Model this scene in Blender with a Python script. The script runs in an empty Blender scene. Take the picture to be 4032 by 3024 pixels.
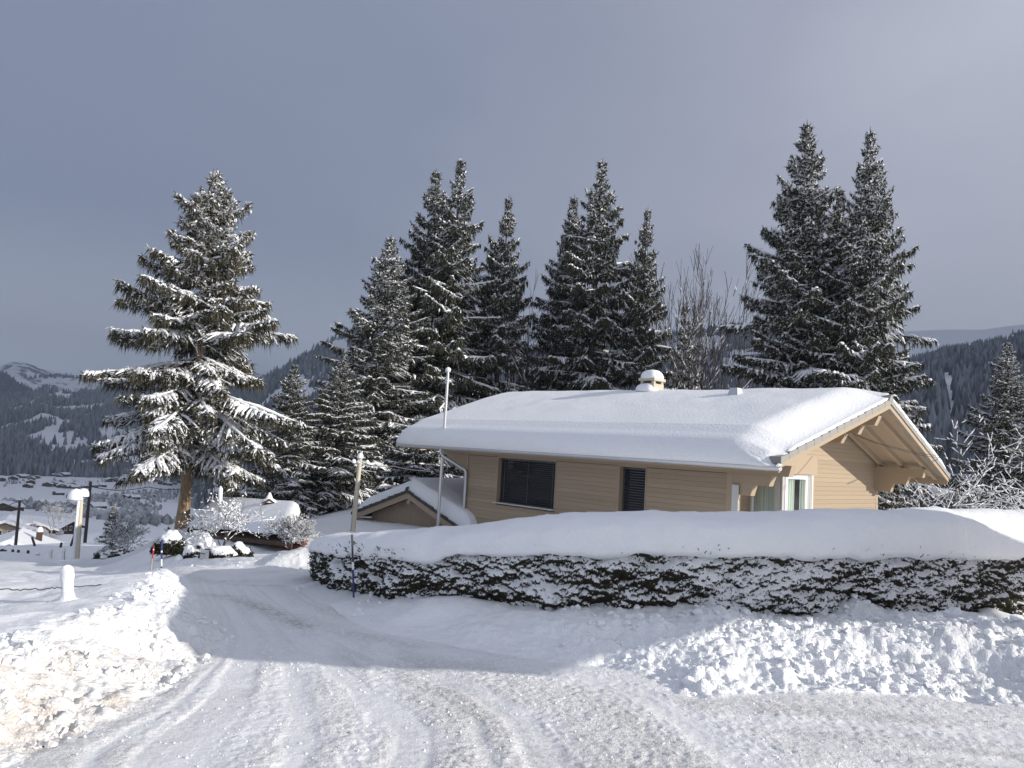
import bpy, math, random
import numpy as np
from mathutils import Matrix, Vector

S = bpy.context.scene
COL = S.collection
EYE = 1.6                                   # world z of the camera; z below is written relative to the road at the camera

# ------------------------------------------------------------------ camera
F_PX, CX, CY = 3004.458, 2016.0, 1512.0
PITCH, ROLL, YAW = math.radians(4.895), math.radians(3.419), math.radians(-46.283)
_base = np.array([[1, 0, 0], [0, 0, -1], [0, 1, 0]], float)
_cp, _sp, _cr, _sr = math.cos(PITCH), math.sin(PITCH), math.cos(ROLL), math.sin(ROLL)
RC = np.array([[_cr, -_sr, 0], [_sr, _cr, 0], [0, 0, 1]]) @ np.array([[1, 0, 0], [0, _cp, _sp], [0, -_sp, _cp]]) @ _base
cam_d = bpy.data.cameras.new('camera'); cam = bpy.data.objects.new('camera', cam_d); COL.objects.link(cam)
cam_d.sensor_width = 36.0; cam_d.lens = F_PX / 4032 * 36.0; cam_d.clip_start = 0.05; cam_d.clip_end = 60000
_m = Matrix.Identity(4)
for i in range(3):
    _m[i][0] = RC[0][i]; _m[i][1] = -RC[1][i]; _m[i][2] = -RC[2][i]
_m[2][3] = EYE
cam.matrix_world = _m
S.camera = cam

# ------------------------------------------------------------------ sky, sun, exposure
SUN_AZ, SUN_EL = math.radians(110), math.radians(18.3)      # azimuth clockwise from +Y
S.view_settings.view_transform = 'Standard'; S.view_settings.look = 'None'
S.view_settings.exposure = 0.58; S.view_settings.gamma = 1.0; S.view_settings.use_curve_mapping = False
W = bpy.data.worlds.new('World'); S.world = W; W.use_nodes = True
nt = W.node_tree; nt.nodes.clear()
def wn(t, **k):
    n = nt.nodes.new(t)
    for a, b in k.items(): setattr(n, a, b)
    return n
out = wn('ShaderNodeOutputWorld'); bg1 = wn('ShaderNodeBackground'); bg2 = wn('ShaderNodeBackground'); mx = wn('ShaderNodeMixShader')
sky = wn('ShaderNodeTexSky', sky_type='NISHITA', sun_disc=False, sun_elevation=SUN_EL, sun_rotation=SUN_AZ)
nt.links.new(sky.outputs[0], bg1.inputs[0]); bg1.inputs[1].default_value = 0.10
tc = wn('ShaderNodeTexCoord'); nz = wn('ShaderNodeTexNoise'); nz.inputs['Scale'].default_value = 1.3; nz.inputs['Detail'].default_value = 4; nz.inputs['Roughness'].default_value = .45
mp = wn('ShaderNodeMapping'); mp.inputs['Scale'].default_value = (1, 1, 2.2)
nt.links.new(tc.outputs['Generated'], mp.inputs[0]); nt.links.new(mp.outputs[0], nz.inputs[0])
dot = wn('ShaderNodeVectorMath', operation='DOT_PRODUCT'); dot.inputs[1].default_value = (math.sin(SUN_AZ), math.cos(SUN_AZ), 0.25)
nt.links.new(tc.outputs['Generated'], dot.inputs[0])
def mth(op, a, b):
    n = wn('ShaderNodeMath', operation=op)
    for i, v in enumerate((a, b)):
        if isinstance(v, (int, float)): n.inputs[i].default_value = v
        else: nt.links.new(v, n.inputs[i])
    return n.outputs[0]
fz = mth('MULTIPLY_ADD', nz.outputs[0], 0.40); nt.nodes[-1].inputs[2].default_value = -0.20
fac = mth('ADD', mth('MULTIPLY', dot.outputs['Value'], 0.36), mth('ADD', fz, 0.40))
cr = wn('ShaderNodeValToRGB'); nt.links.new(fac, cr.inputs[0])
e = cr.color_ramp.elements
e[0].position = 0.05; e[0].color = (.16, .185, .265, 1)
e[1].position = 1.0; e[1].color = (.86, .81, .78, 1)
for p, c in ((.28, (.205, .228, .305)), (.45, (.32, .333, .405)), (.62, (.50, .515, .58))):
    q = e.new(p); q.color = (*c, 1)
# brighter veil close to the horizon
sep = wn('ShaderNodeSeparateXYZ'); nt.links.new(tc.outputs['Generated'], sep.inputs[0])
hz = wn('ShaderNodeMapRange'); hz.interpolation_type = 'SMOOTHSTEP'
hz.inputs[1].default_value = 0.27; hz.inputs[2].default_value = 0.03; hz.inputs[3].default_value = 0; hz.inputs[4].default_value = 0.85
nt.links.new(sep.outputs[2], hz.inputs[0])
mc = wn('ShaderNodeMixRGB'); mc.inputs[2].default_value = (.47, .49, .565, 1)
nt.links.new(hz.outputs[0], mc.inputs[0]); nt.links.new(cr.outputs[0], mc.inputs[1])
nt.links.new(mc.outputs[0], bg2.inputs[0]); bg2.inputs[1].default_value = 0.98
mx.inputs[0].default_value = 0.88
nt.links.new(bg1.outputs[0], mx.inputs[1]); nt.links.new(bg2.outputs[0], mx.inputs[2]); nt.links.new(mx.outputs[0], out.inputs[0])
sl = bpy.data.lights.new('sun', 'SUN'); so = bpy.data.objects.new('sun', sl); COL.objects.link(so)
sl.energy = 5.0; sl.angle = math.radians(.5); sl.color = (1, .94, .85)
sdir = Vector((math.cos(SUN_EL) * math.sin(SUN_AZ), math.cos(SUN_EL) * math.cos(SUN_AZ), math.sin(SUN_EL)))
so.rotation_euler = sdir.to_track_quat('Z', 'Y').to_euler()

# ------------------------------------------------------------------ helpers
K = 4032 / 2212
def ray(px, py):                            # photograph pixel (2212 wide) -> direction
    return RC.T @ np.array([(px * K - CX) / F_PX, (py * K - CY) / F_PX, 1.0])
def at(px, py, D):                          # the place along that line of sight at horizontal distance D
    w = ray(px, py); p = w * (D / math.hypot(w[0], w[1])); p[2] += EYE
    return p
def project(P):                             # world -> photograph pixel
    c = (np.asarray(P, float) - np.array([0, 0, EYE])) @ RC.T
    return (CX + F_PX * c[:, 0] / c[:, 2]) / K, (CY + F_PX * c[:, 1] / c[:, 2]) / K

def hsh(i):
    i = i.astype(np.uint64)
    i = (i ^ (i >> np.uint64(16))) * np.uint64(0x45d9f3b) & np.uint64(0xffffffff)
    i = (i ^ (i >> np.uint64(16))) * np.uint64(0x45d9f3b) & np.uint64(0xffffffff)
    i = i ^ (i >> np.uint64(16))
    return (i & np.uint64(0xffff)).astype(np.float64) / 65535.0
def vnoise(x, y, z=None, seed=0):
    def cell(a): f = np.floor(a); return f.astype(np.int64), a - f
    xi, xf = cell(x); yi, yf = cell(y); sx = xf * xf * (3 - 2 * xf); sy = yf * yf * (3 - 2 * yf)
    M = np.int64(0xffffffff)
    def h2(a, b, c): return hsh(((a * 73856093) ^ (b * 19349663) ^ (c * 83492791) ^ np.int64(seed * 2654435)) & M)
    if z is None:
        zi = np.zeros_like(xi); c = lambda dx, dy: h2(xi + dx, yi + dy, zi)
        return (c(0, 0) * (1 - sx) + c(1, 0) * sx) * (1 - sy) + (c(0, 1) * (1 - sx) + c(1, 1) * sx) * sy
    zi, zf = cell(z); sz = zf * zf * (3 - 2 * zf); r = []
    for dz in (0, 1):
        c = lambda dx, dy: h2(xi + dx, yi + dy, zi + dz)
        r.append((c(0, 0) * (1 - sx) + c(1, 0) * sx) * (1 - sy) + (c(0, 1) * (1 - sx) + c(1, 1) * sx) * sy)
    return r[0] * (1 - sz) + r[1] * sz
def fbm(x, y, z=None, oct=4, seed=0, gain=.5):
    s = 0; a = 1; t = 0
    for o in range(oct):
        f = 2.03 ** o; x, y = x * .799 - y * .601, x * .601 + y * .799     # turn every octave, so the lattice does not show
        s = s + a * vnoise(x * f, y * f, None if z is None else z * f, seed + o * 7); t += a; a *= gain
    return s / t
def smooth(a, b, x):
    t = np.clip((x - a) / (b - a), 0, 1); return t * t * (3 - 2 * t)

class MB:
    def __init__(s): s.V = []; s.F = {}; s.n = 0
    def add(s, V, F, mi=0):
        V = np.asarray(V, float).reshape(-1, 3)
        for f in ([F] if isinstance(F, np.ndarray) else F):
            f = np.asarray(f)
            if f.ndim == 1: f = f[None]
            s.F.setdefault(f.shape[1], []).append((f + s.n, np.full(len(f), mi)))
        s.V.append(V); s.n += len(V); return s
    def box(s, x0, x1, y0, y1, z0, z1, mi=0):
        V = [(x0, y0, z0), (x1, y0, z0), (x1, y1, z0), (x0, y1, z0), (x0, y0, z1), (x1, y0, z1), (x1, y1, z1), (x0, y1, z1)]
        return s.add(V, np.array([(0, 3, 2, 1), (4, 5, 6, 7), (0, 1, 5, 4), (1, 2, 6, 5), (2, 3, 7, 6), (3, 0, 4, 7)]), mi)
    def prism(s, pts, axis, a, b, mi=0):    # polygon pts (2D) extruded along an axis from a to b
        n = len(pts); V = []
        for t in (a, b):
            for p in pts:
                V.append({'y': (p[0], t, p[1]), 'x': (t, p[0], p[1]), 'z': (p[0], p[1], t)}[axis])
        s.add(V, [np.array(range(n)), np.array(range(2 * n - 1, n - 1, -1))] + [np.array([i, (i + 1) % n, n + (i + 1) % n, n + i]) for i in range(n)], mi)
        return s
    def hexa(s, V, mi=0):                   # eight corners, lower four then upper four
        return s.add(V, np.array([(0, 3, 2, 1), (4, 5, 6, 7), (0, 1, 5, 4), (1, 2, 6, 5), (2, 3, 7, 6), (3, 0, 4, 7)]), mi)
    def lathe(s, prof, c=(0, 0, 0), n=16, mi=0, ax=None):
        V = []; m = len(prof)
        for r, z in prof:
            for i in range(n):
                a = 2 * math.pi * i / n; V.append((c[0] + r * math.cos(a), c[1] + r * math.sin(a), c[2] + z))
        F = [(j * n + i, j * n + (i + 1) % n, (j + 1) * n + (i + 1) % n, (j + 1) * n + i) for j in range(m - 1) for i in range(n)]
        s.add(V, [np.array(F), np.array(range(n - 1, -1, -1)), np.array(range((m - 1) * n, m * n))], mi); return s
    def mesh(s, name, mats, sm=False):
        V = np.concatenate(s.V) if s.V else np.zeros((0, 3))
        me = bpy.data.meshes.new(name); me.vertices.add(len(V)); me.vertices.foreach_set('co', V.astype(np.float32).ravel())
        L = []; st = []; tot = []; mi = []; o = 0
        for k, lst in s.F.items():
            f = np.concatenate([a for a, _ in lst]); m = np.concatenate([b for _, b in lst])
            L.append(f.ravel()); st.append(o + np.arange(len(f)) * k); tot.append(np.full(len(f), k)); mi.append(m); o += f.size
        if L:
            L = np.concatenate(L); st = np.concatenate(st); mi = np.concatenate(mi)
            me.loops.add(len(L)); me.polygons.add(len(st))
            me.loops.foreach_set('vertex_index', L.astype(np.int32)); me.polygons.foreach_set('loop_start', st.astype(np.int32))
            me.polygons.foreach_set('loop_total', np.concatenate(tot).astype(np.int32)); me.polygons.foreach_set('material_index', mi.astype(np.int32))
            me.polygons.foreach_set('use_smooth', np.full(len(st), bool(sm)))
        for m in (mats if isinstance(mats, (list, tuple)) else [mats]): me.materials.append(m)
        me.update(calc_edges=True)
        return me
    def build(s, name, mats, parent=None, sm=False):
        return link(name, s.mesh(name, mats, sm), parent)
def link(name, me, parent=None):
    o = bpy.data.objects.new(name, me); COL.objects.link(o)
    if parent: o.parent = parent
    return o
def tag(o, label, cat, group=None):
    o['label'] = label; o['category'] = cat
    if group: o['group'] = group
    return o
def kind(o, k): o['kind'] = k; return o
def empty(name, loc, rz=0, label=None, cat=None, group=None):
    o = bpy.data.objects.new(name, None); COL.objects.link(o); o.location = loc; o.rotation_euler = (0, 0, rz); o.empty_display_size = .2
    if label: tag(o, label, cat, group)
    return o
def copy_thing(o, loc, rz=0, sc=(1, 1, 1), label=None, name=None):
    c = o.copy(); COL.objects.link(c); c.location = loc; c.rotation_euler = (0, 0, rz); c.scale = sc
    if label: c['label'] = label
    for ch in list(o.children):
        d = ch.copy(); COL.objects.link(d); d.parent = c
        for g in list(ch.children):
            q = g.copy(); COL.objects.link(q); q.parent = d
    return c
def attr(me, name, vals):
    a = me.attributes.new(name, 'FLOAT', 'POINT'); a.data.foreach_set('value', np.asarray(vals, np.float32))

def tubes(P, r, sides=4, sz=1.0, phase=0.0):
    """n polylines of k points -> open tubes; P (n,k,3), r (n,k); sz squashes the section upright"""
    P = np.asarray(P, float); r = np.asarray(r, float); n, k, _ = P.shape
    t = np.gradient(P, axis=1); t /= np.linalg.norm(t, axis=2, keepdims=True) + 1e-9
    up = np.zeros_like(t); up[..., 2] = 1
    vert = np.abs(t[..., 2]) > .95; up[vert] = (1, 0, 0)
    s = np.cross(t, up); s /= np.linalg.norm(s, axis=2, keepdims=True) + 1e-9; u = np.cross(s, t)
    a = np.arange(sides) * 2 * math.pi / sides + phase
    V = P[:, :, None, :] + r[:, :, None, None] * (np.cos(a)[None, None, :, None] * s[:, :, None, :] + sz * np.sin(a)[None, None, :, None] * u[:, :, None, :])
    idx = np.arange(n * k * sides).reshape(n, k, sides)
    A = idx[:, :-1, :]; B = idx[:, 1:, :]
    F = np.stack([A, np.roll(A, -1, 2), np.roll(B, -1, 2), B], -1).reshape(-1, 4)
    return V.reshape(-1, 3), F

# ------------------------------------------------------------------ materials
def mat(name, color=(.5, .5, .5), rough=.7, metal=0, spec=.5):
    m = bpy.data.materials.new(name); m.use_nodes = True; b = m.node_tree.nodes['Principled BSDF']
    b.inputs['Base Color'].default_value = (*color, 1); b.inputs['Roughness'].default_value = rough; b.inputs['Metallic'].default_value = metal
    b.inputs['Specular IOR Level'].default_value = spec
    return m
class N:
    def __init__(s, m): s.t = m.node_tree; s.b = s.t.nodes['Principled BSDF']
    def new(s, ty, **k):
        n = s.t.nodes.new(ty)
        for a, b in k.items(): setattr(n, a, b)
        return n
    def l(s, a, b): s.t.links.new(a, b)
    def coord(s, scale=(1, 1, 1), src='Object'):
        c = s.new('ShaderNodeTexCoord'); p = s.new('ShaderNodeMapping'); p.inputs['Scale'].default_value = scale; s.l(c.outputs[src], p.inputs[0]); return p.outputs[0]
    def noise(s, vec, scale, detail=4, rough=.55, dist=0):
        n = s.new('ShaderNodeTexNoise'); n.inputs['Scale'].default_value = scale; n.inputs['Detail'].default_value = detail; n.inputs['Roughness'].default_value = rough
        n.inputs['Distortion'].default_value = dist
        if vec is not None: s.l(vec, n.inputs['Vector'])
        return n.outputs[0]
    def ramp(s, f, stops):
        r = s.new('ShaderNodeValToRGB'); e = r.color_ramp.elements
        while len(e) < len(stops): e.new(.5)
        for q, (p, c) in zip(e, stops): q.position = p; q.color = (*c, 1) if len(c) == 3 else c
        s.l(f, r.inputs[0]); return r.outputs[0]
    def mix(s, f, a, b, typ='MIX'):
        n = s.new('ShaderNodeMixRGB', blend_type=typ)
        for i, v in enumerate((f, a, b)):
            if isinstance(v, (int, float)): n.inputs[i].default_value = v
            elif isinstance(v, tuple): n.inputs[i].default_value = (*v, 1)
            else: s.l(v, n.inputs[i])
        return n.outputs[0]
    def math(s, op, a, b=0.0, c=0.0):
        n = s.new('ShaderNodeMath', operation=op)
        for i, v in enumerate((a, b, c)):
            if isinstance(v, (int, float)): n.inputs[i].default_value = v
            else: s.l(v, n.inputs[i])
        return n.outputs[0]
    def attr(s, name): a = s.new('ShaderNodeAttribute', attribute_name=name); return a.outputs['Fac']
    def bump(s, h, strength, dist, prev=None):
        b = s.new('ShaderNodeBump'); b.inputs['Strength'].default_value = strength; b.inputs['Distance'].default_value = dist
        s.l(h, b.inputs['Height'])
        if prev is not None: s.l(prev, b.inputs['Normal'])
        return b.outputs[0]
    def col(s, c): s.l(c, s.b.inputs['Base Color'])
    def nrm(s, c): s.l(c, s.b.inputs['Normal'])

SNOWC = (.86, .875, .90)
def snow_mat(name, fine=1.0, soft=1.0, sc=34):
    m = mat(name, SNOWC, .62, spec=.25); n = N(m); v = n.coord()
    h1 = n.noise(v, sc, 3, .65); h2 = n.noise(v, 6, 3, .5)
    b = n.bump(h2, .25 * soft, .06); b = n.bump(h1, min(1, .55 * fine), .022 * 34 / sc * max(1, fine), b); n.nrm(b)
    n.col(n.mix(n.noise(v, 2.2, 4), (.84, .86, .89), (.885, .895, .91)))
    return m
M_SNOW = snow_mat('snow')
M_ROOFSNOW = snow_mat('roof_snow', .75, .4, 17)
M_TREESNOW = mat('tree_snow', (.87, .88, .90), .65, spec=.2)
def ground_mat():
    m = mat('ground_snow', SNOWC, .62, spec=.25); n = N(m); v = n.coord()
    d = n.attr('dirt'); r = n.attr('rough')
    h1 = n.noise(v, 30, 4, .62); h2 = n.noise(v, 9, 3, .55)
    hh = n.math('MULTIPLY', h1, n.math('MULTIPLY_ADD', r, 1.3, .35))
    b = n.bump(h2, .3, .05); b = n.bump(hh, .7, .024, b); n.nrm(b)
    dm = n.math('MULTIPLY', d, n.ramp(n.noise(v, 5, 5, .65), [(.38, (.25, .25, .25)), (.7, (1, 1, 1))]))
    n.col(n.mix(dm, n.mix(n.noise(v, 1.5, 4), (.84, .86, .89), (.885, .895, .91)), (.56, .49, .42)))
    return m
M_GROUND = ground_mat()
def road_mat():
    m = mat('packed_snow', (.7, .71, .73), .55, spec=.3); n = N(m); v = n.coord()
    w = n.attr('wear'); c = n.attr('crust')
    h = n.noise(v, 34, 5, .7, .2); h2 = n.noise(v, 85, 3, .65); h3 = n.noise(v, 6, 3, .5)
    hc = n.math('MULTIPLY', n.math('ADD', h, n.math('MULTIPLY', h2, .5)), n.math('MULTIPLY_ADD', c, 1.0, .18))
    b = n.bump(h3, .25, .04); b = n.bump(hc, .9, .022, b); n.nrm(b)
    big = n.noise(v, 1.3, 5, .6)
    base = n.mix(n.ramp(h, [(.36, (0, 0, 0)), (.52, (1, 1, 1))]), (.66, .66, .665), (.88, .885, .895))  # grey shade between crumbs is put into the colour of the hollows
    base = n.mix(n.math('MULTIPLY', n.math('SUBTRACT', 1.0, c), .75), base, (.80, .81, .83))
    wm = n.math('MULTIPLY', w, n.ramp(n.math('ADD', n.math('MULTIPLY', n.noise(v, 22, 5, .7), .7), n.math('MULTIPLY', big, .3)), [(.42, (0, 0, 0)), (.60, (1, 1, 1))]))
    n.col(n.mix(n.math('MULTIPLY', wm, .75), base, (.30, .275, .25)))
    return m
M_ROAD = road_mat()
def wood_mat(name, c1, c2, sc=(2, 30, 30), rnd=.16):
    m = mat(name, c1, .72, spec=.25); n = N(m); v = n.coord(sc)
    g = n.noise(v, 1.0, 5, .6, .6); oi = n.new('ShaderNodeObjectInfo')
    base = n.mix(n.ramp(g, [(.3, (0, 0, 0)), (.72, (1, 1, 1))]), c1, c2)
    f = n.math('MULTIPLY_ADD', oi.outputs['Random'], rnd, 1 - rnd / 2)
    hs = n.new('ShaderNodeHueSaturation'); n.l(base, hs.inputs['Color']); n.l(f, hs.inputs['Value']); n.col(hs.outputs[0])
    n.nrm(n.bump(g, .12, .01)); return m
M_PLANK = wood_mat('larch_siding', (.335, .262, .185), (.40, .318, .23), (.9, 30, 70), .17)
M_BEAM = wood_mat('larch_beam', (.39, .305, .215), (.43, .34, .245), (1.5, 40, 40), .08)
M_GWOOD = wood_mat('garage_boarding', (.38, .30, .225), (.44, .35, .265), (14, 14, 1.5))
M_BACK = mat('wall_backing', (.22, .17, .115), .9)
M_DARKWOOD = wood_mat('dark_wood', (.055, .035, .025), (.09, .055, .04), (8, 8, 1))
M_REDWOOD = wood_mat('red_brown_wood', (.19, .06, .035), (.25, .085, .05), (8, 8, 1))
M_TANWOOD = wood_mat('tan_wood', (.50, .33, .18), (.56, .38, .22), (8, 8, 1))
M_POST = wood_mat('weathered_post', (.30, .265, .21), (.42, .375, .30), (20, 20, 1.5))
M_POLE = wood_mat('tarred_pole', (.045, .04, .038), (.075, .065, .06), (15, 15, 1))
M_PALEPOLE = wood_mat('pale_pole', (.50, .45, .36), (.60, .55, .45), (15, 15, 1))
def tile_mat(name, c):
    m = mat(name, c, .75, spec=.3); n = N(m); v = n.coord(); oi = n.new('ShaderNodeObjectInfo')
    n.col(n.mix(n.noise(v, 25, 4), tuple(x * .8 for x in c), tuple(min(1, x * 1.15) for x in c))); n.nrm(n.bump(n.noise(v, 60, 3), .2, .01)); return m
M_TILE = tile_mat('concrete_tile', (.31, .30, .28)); M_DTILE = tile_mat('dark_tile', (.075, .07, .072))
M_ZINC = mat('zinc', (.60, .61, .63), .42, .75); M_STEEL = mat('brushed_steel', (.62, .62, .62), .3, .9)
M_BLIND = mat('blind_slat', (.055, .06, .07), .45); M_CORD = mat('blind_cord', (.13, .135, .145), .6)
M_FRAME = mat('white_frame', (.78, .78, .77), .4); M_GREYFRAME = mat('grey_frame', (.42, .41, .40), .5)
M_SILL = mat('sill', (.50, .48, .46), .5)
M_GLASS = mat('window_glass', (.012, .014, .02), .03, spec=.9)
def pane_mat():
    m = bpy.data.materials.new('clear_glass'); m.use_nodes = True; t = m.node_tree; t.nodes.clear()
    o = t.nodes.new('ShaderNodeOutputMaterial'); mix = t.nodes.new('ShaderNodeMixShader'); tr = t.nodes.new('ShaderNodeBsdfTransparent'); g = t.nodes.new('ShaderNodeBsdfGlossy')
    g.inputs['Roughness'].default_value = .02; tr.inputs[0].default_value = (.86, .9, .88, 1); fr = t.nodes.new('ShaderNodeFresnel'); fr.inputs[0].default_value = 1.5
    t.links.new(fr.outputs[0], mix.inputs[0]); t.links.new(tr.outputs[0], mix.inputs[1]); t.links.new(g.outputs[0], mix.inputs[2]); t.links.new(mix.outputs[0], o.inputs[0]); return m
M_PANE = pane_mat()
M_CURTAIN = mat('curtain', (.74, .79, .74), .85); M_ROOM = mat('room_wall', (.40, .37, .33), .9)
M_CONC = tile_mat('concrete', (.52, .46, .36))
M_PANEL = mat('white_panel', (.56, .57, .56), .5)
M_BLUE = mat('blue_paint', (.02, .035, .13), .45); M_RED = mat('red_paint', (.40, .02, .03), .45); M_WHITE = mat('white_paint', (.8, .8, .8), .5)
M_WIRE = mat('wire', (.05, .05, .052), .5, .3)
def bark_mat(name, a, b, s=9):
    m = mat(name, a, .9, spec=.2); n = N(m); v = n.coord((1, 1, .35)); g = n.noise(v, s, 5, .65)
    n.col(n.mix(n.ramp(g, [(.35, (0, 0, 0)), (.65, (1, 1, 1))]), a, b)); n.nrm(n.bump(g, .6, .03)); return m
M_BARK = bark_mat('spruce_bark', (.20, .135, .085), (.36, .265, .18)); M_BARKD = bark_mat('dark_bark', (.055, .045, .038), (.11, .09, .075))
M_TWIG = mat('twig', (.050, .044, .040), .9)
M_FROSTTWIG = mat('frosted_twig', (.34, .31, .28), .9)
def leaf_mat(name, a, b, rnd=.25):
    m = mat(name, a, .75, spec=.25); n = N(m); v = n.coord()
    n.col(n.mix(n.noise(v, 1.1, 3, .6), a, b)); return m
M_NEEDLE = leaf_mat('spruce_needles', (.036, .036, .023), (.078, .069, .036))
M_NEEDLE_D = leaf_mat('dark_needles', (.030, .034, .024), (.060, .060, .038))
M_HEDGE = leaf_mat('hedge_leaves', (.022, .024, .016), (.050, .050, .032))
def frost_mat(name, dark, light, att='frost'):
    m = mat(name, dark, .9, spec=.1); n = N(m); n.col(n.mix(n.attr(att), dark, light)); return m
M_FOREST = frost_mat('far_forest', (.030, .036, .042), (.27, .285, .31))
M_FROSTBUSH = frost_mat('frosted_growth', (.10, .105, .115), (.46, .47, .50))

# ------------------------------------------------------------------ terrain
_R = np.array([0, 6, 10, 13, 18, 22, 28, 40, 55, 70, 85, 120, 170, 300, 450, 700, 1300, 1800, 2600, 4200, 9000.])
_LEFT = [-1.6, -1.81, -1.98, -2.5, -3.2, -3.8, -4.7, -6.35, -7.75, -12.0, -15.6, -19.0, -22.6, -34, -47, -66, -99, -112, -120, -130, -180]
_KNOLL = [-1.6, -1.81, -1.98, -2.3, -2.8, -3.05, -3.4, -5.6, -8.2, -11.3, -14, -18.5, -24, -38, -54, -74, -106, -118, -126, -134, -180]
_CENT = [-1.6, -1.81, -1.95, -2.2, -2.7, -2.9, -3.1, -3.4, -4.0, -6, -9, -17, -28, -48, -64, -84, -118, -132, -140, -150, -200]
_AZ = np.radians([-180, -90, -45, -27.5, -21.5, -8, 30, 90, 180])
_PR = np.array([_CENT, _LEFT, _LEFT, _LEFT, _KNOLL, _CENT, _CENT, _CENT, _CENT]) + EYE
_PR[0] = _PR[-1] = np.linspace(0, 0, len(_R)); _PR[7] = np.interp(_R, [0, 50, 300, 9000], [0, 1, 6, 60])
def T(x, y):
    x = np.asarray(x, float); y = np.asarray(y, float)
    r = np.hypot(x, y); az = np.arctan2(x, y)
    i = np.clip(np.searchsorted(_AZ, az) - 1, 0, len(_AZ) - 2); f = (az - _AZ[i]) / (_AZ[i + 1] - _AZ[i]); f = f * f * (3 - 2 * f)
    z = np.zeros_like(r)
    prof = np.stack([np.interp(r, _R, p) for p in _PR])
    a = np.take_along_axis(prof, i[None], 0)[0]; b = np.take_along_axis(prof, (i + 1)[None], 0)[0]
    return a * (1 - f) + b * f
def Tz(x, y): return float(T(np.array([x]), np.array([y]))[0])
def gat(px, py, lift=0.0, r0=2):                  # where a line of sight meets the terrain (+ lift)
    w = ray(px, py); w = w / math.hypot(w[0], w[1])
    for r in np.geomspace(r0, 6000, 1500):
        if EYE + w[2] * r < Tz(w[0] * r, w[1] * r) + lift: return np.array([w[0] * r, w[1] * r, EYE + w[2] * r])
    return np.array([w[0] * 6000, w[1] * 6000, -150])

# cleared road: outline with crest height, crest distance, height further out, roughness, dirt for every corner
_rp = [ # px,py or xy    crest  dist  plateau rough dirt
    ((-2.6, -6), 0, .36, .95, .24, .9, .8), ((-2.45, 2.2), 0, .36, .95, .24, .9, 1.0),
    ((100, 1620), 1, .36, .95, .24, 1.0, 1.0), ((300, 1530), 1, .36, 1.0, .24, 1.0, .9), ((450, 1430), 1, .36, 1.0, .24, 1.0, .45), ((497, 1386), 1, .38, .95, .24, 1.0, .15),
    ((440, 1345), 1, .34, .62, .24, .8, .05), ((402, 1252), 1, .22, .35, .16, .5, .0), ((392, 1243), 1, .18, .35, .12, .3, 0),
    ((-5.6, 11.6), 0, .25, .8, .15, .3, 0), ((-9.0, 13.3), 0, .25, .8, .15, .3, 0), ((-13, 14.6), 0, .2, .8, .15, .3, 0), ((-13.6, 17.3), 0, .15, .8, .1, .4, 0), ((-8.4, 16.0), 0, .10, 1.0, .08, .4, 0),
    ((-5.3, 14.6), 0, .12, 1.0, .08, .4, 0), ((-3.9, 14.3), 0, .48, 1.4, .35, .45, 0), ((-1.5, 14.6), 0, .62, 1.5, .4, .45, 0), ((1.2, 16.5), 0, .5, 1.5, .3, .4, 0),
    ((1.8, 14.6), 0, .2, .6, .1, .3, 0), ((-1.0, 12.6), 0, .2, .6, .1, .3, 0), ((-2.6, 11.9), 0, .2, .7, .12, .2, 0), ((622, 1266), 1, .16, .8, .12, .15, 0), ((700, 1312), 1, .18, .9, .14, .2, 0),
    ((800, 1362), 1, .22, 1.0, .16, .25, 0), ((1000, 1402), 1, .26, 1.0, .2, .35, 0), ((1200, 1432), 1, .28, 1.1, .22, .5, 0), ((1330, 1448), 1, .30, 1.1, .25, .7, 0), ((1400, 1462), 1, .20, .9, .18, .7, 0),
    ((1450, 1492), 1, .17, .75, .16, 1.0, 0), ((1500, 1506), 1, .20, .8, .17, 1.1, 0), ((1700, 1497), 1, .27, 1.1, .20, 1.1, 0), ((2000, 1502), 1, .38, 1.7, .28, 1.1, 0), ((2212, 1532), 1, .46, 2.0, .36, 1.1, 0),
    ((5.4, 5.4), 0, .6, 1.7, .5, 1.2, 0), ((8.0, 4.6), 0, .5, 1.2, .4, 1.0, 0), ((16, 2.5), 0, .4, 1.0, .3, .8, 0), ((16, -3), 0, .4, 1, .3, .5, 0), ((4, -4), 0, .4, 1, .3, .5, 0), ((3, -9), 0, .4, 1, .3, .5, 0), ((-2.6, -9), 0, .4, 1, .3, .5, 0)]
RPOLY = np.array([gat(*p[0])[:2] if p[1] else p[0] for p in _rp], float)
RATT = np.array([p[2:] for p in _rp], float)
def seg_field(X, Y, poly, A=None, closed=True):
    n = len(poly); best = np.full(X.shape, 1e9); att = None if A is None else np.zeros(X.shape + (A.shape[1],)); inside = np.zeros(X.shape, bool); wsum = 0
    for i in range(n if closed else n - 1):
        a = poly[i]; b = poly[(i + 1) % n]; d = b - a; L2 = d @ d
        t = np.clip(((X - a[0]) * d[0] + (Y - a[1]) * d[1]) / L2, 0, 1)
        q = np.hypot(X - a[0] - t * d[0], Y - a[1] - t * d[1]); m = q < best; best = np.where(m, q, best)
        if A is not None:
            w_ = (q + .03) ** -4.0; att += w_[..., None] * (A[i] * (1 - t[..., None]) + A[(i + 1) % n] * t[..., None]); wsum = wsum + w_
        if closed:
            c = (a[1] > Y) != (b[1] > Y); xx = a[0] + (Y - a[1]) / (b[1] - a[1] + 1e-12) * d[0]; inside ^= c & (X < xx)
    if A is not None: att = att / wsum[..., None]
    return best, att, inside
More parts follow.
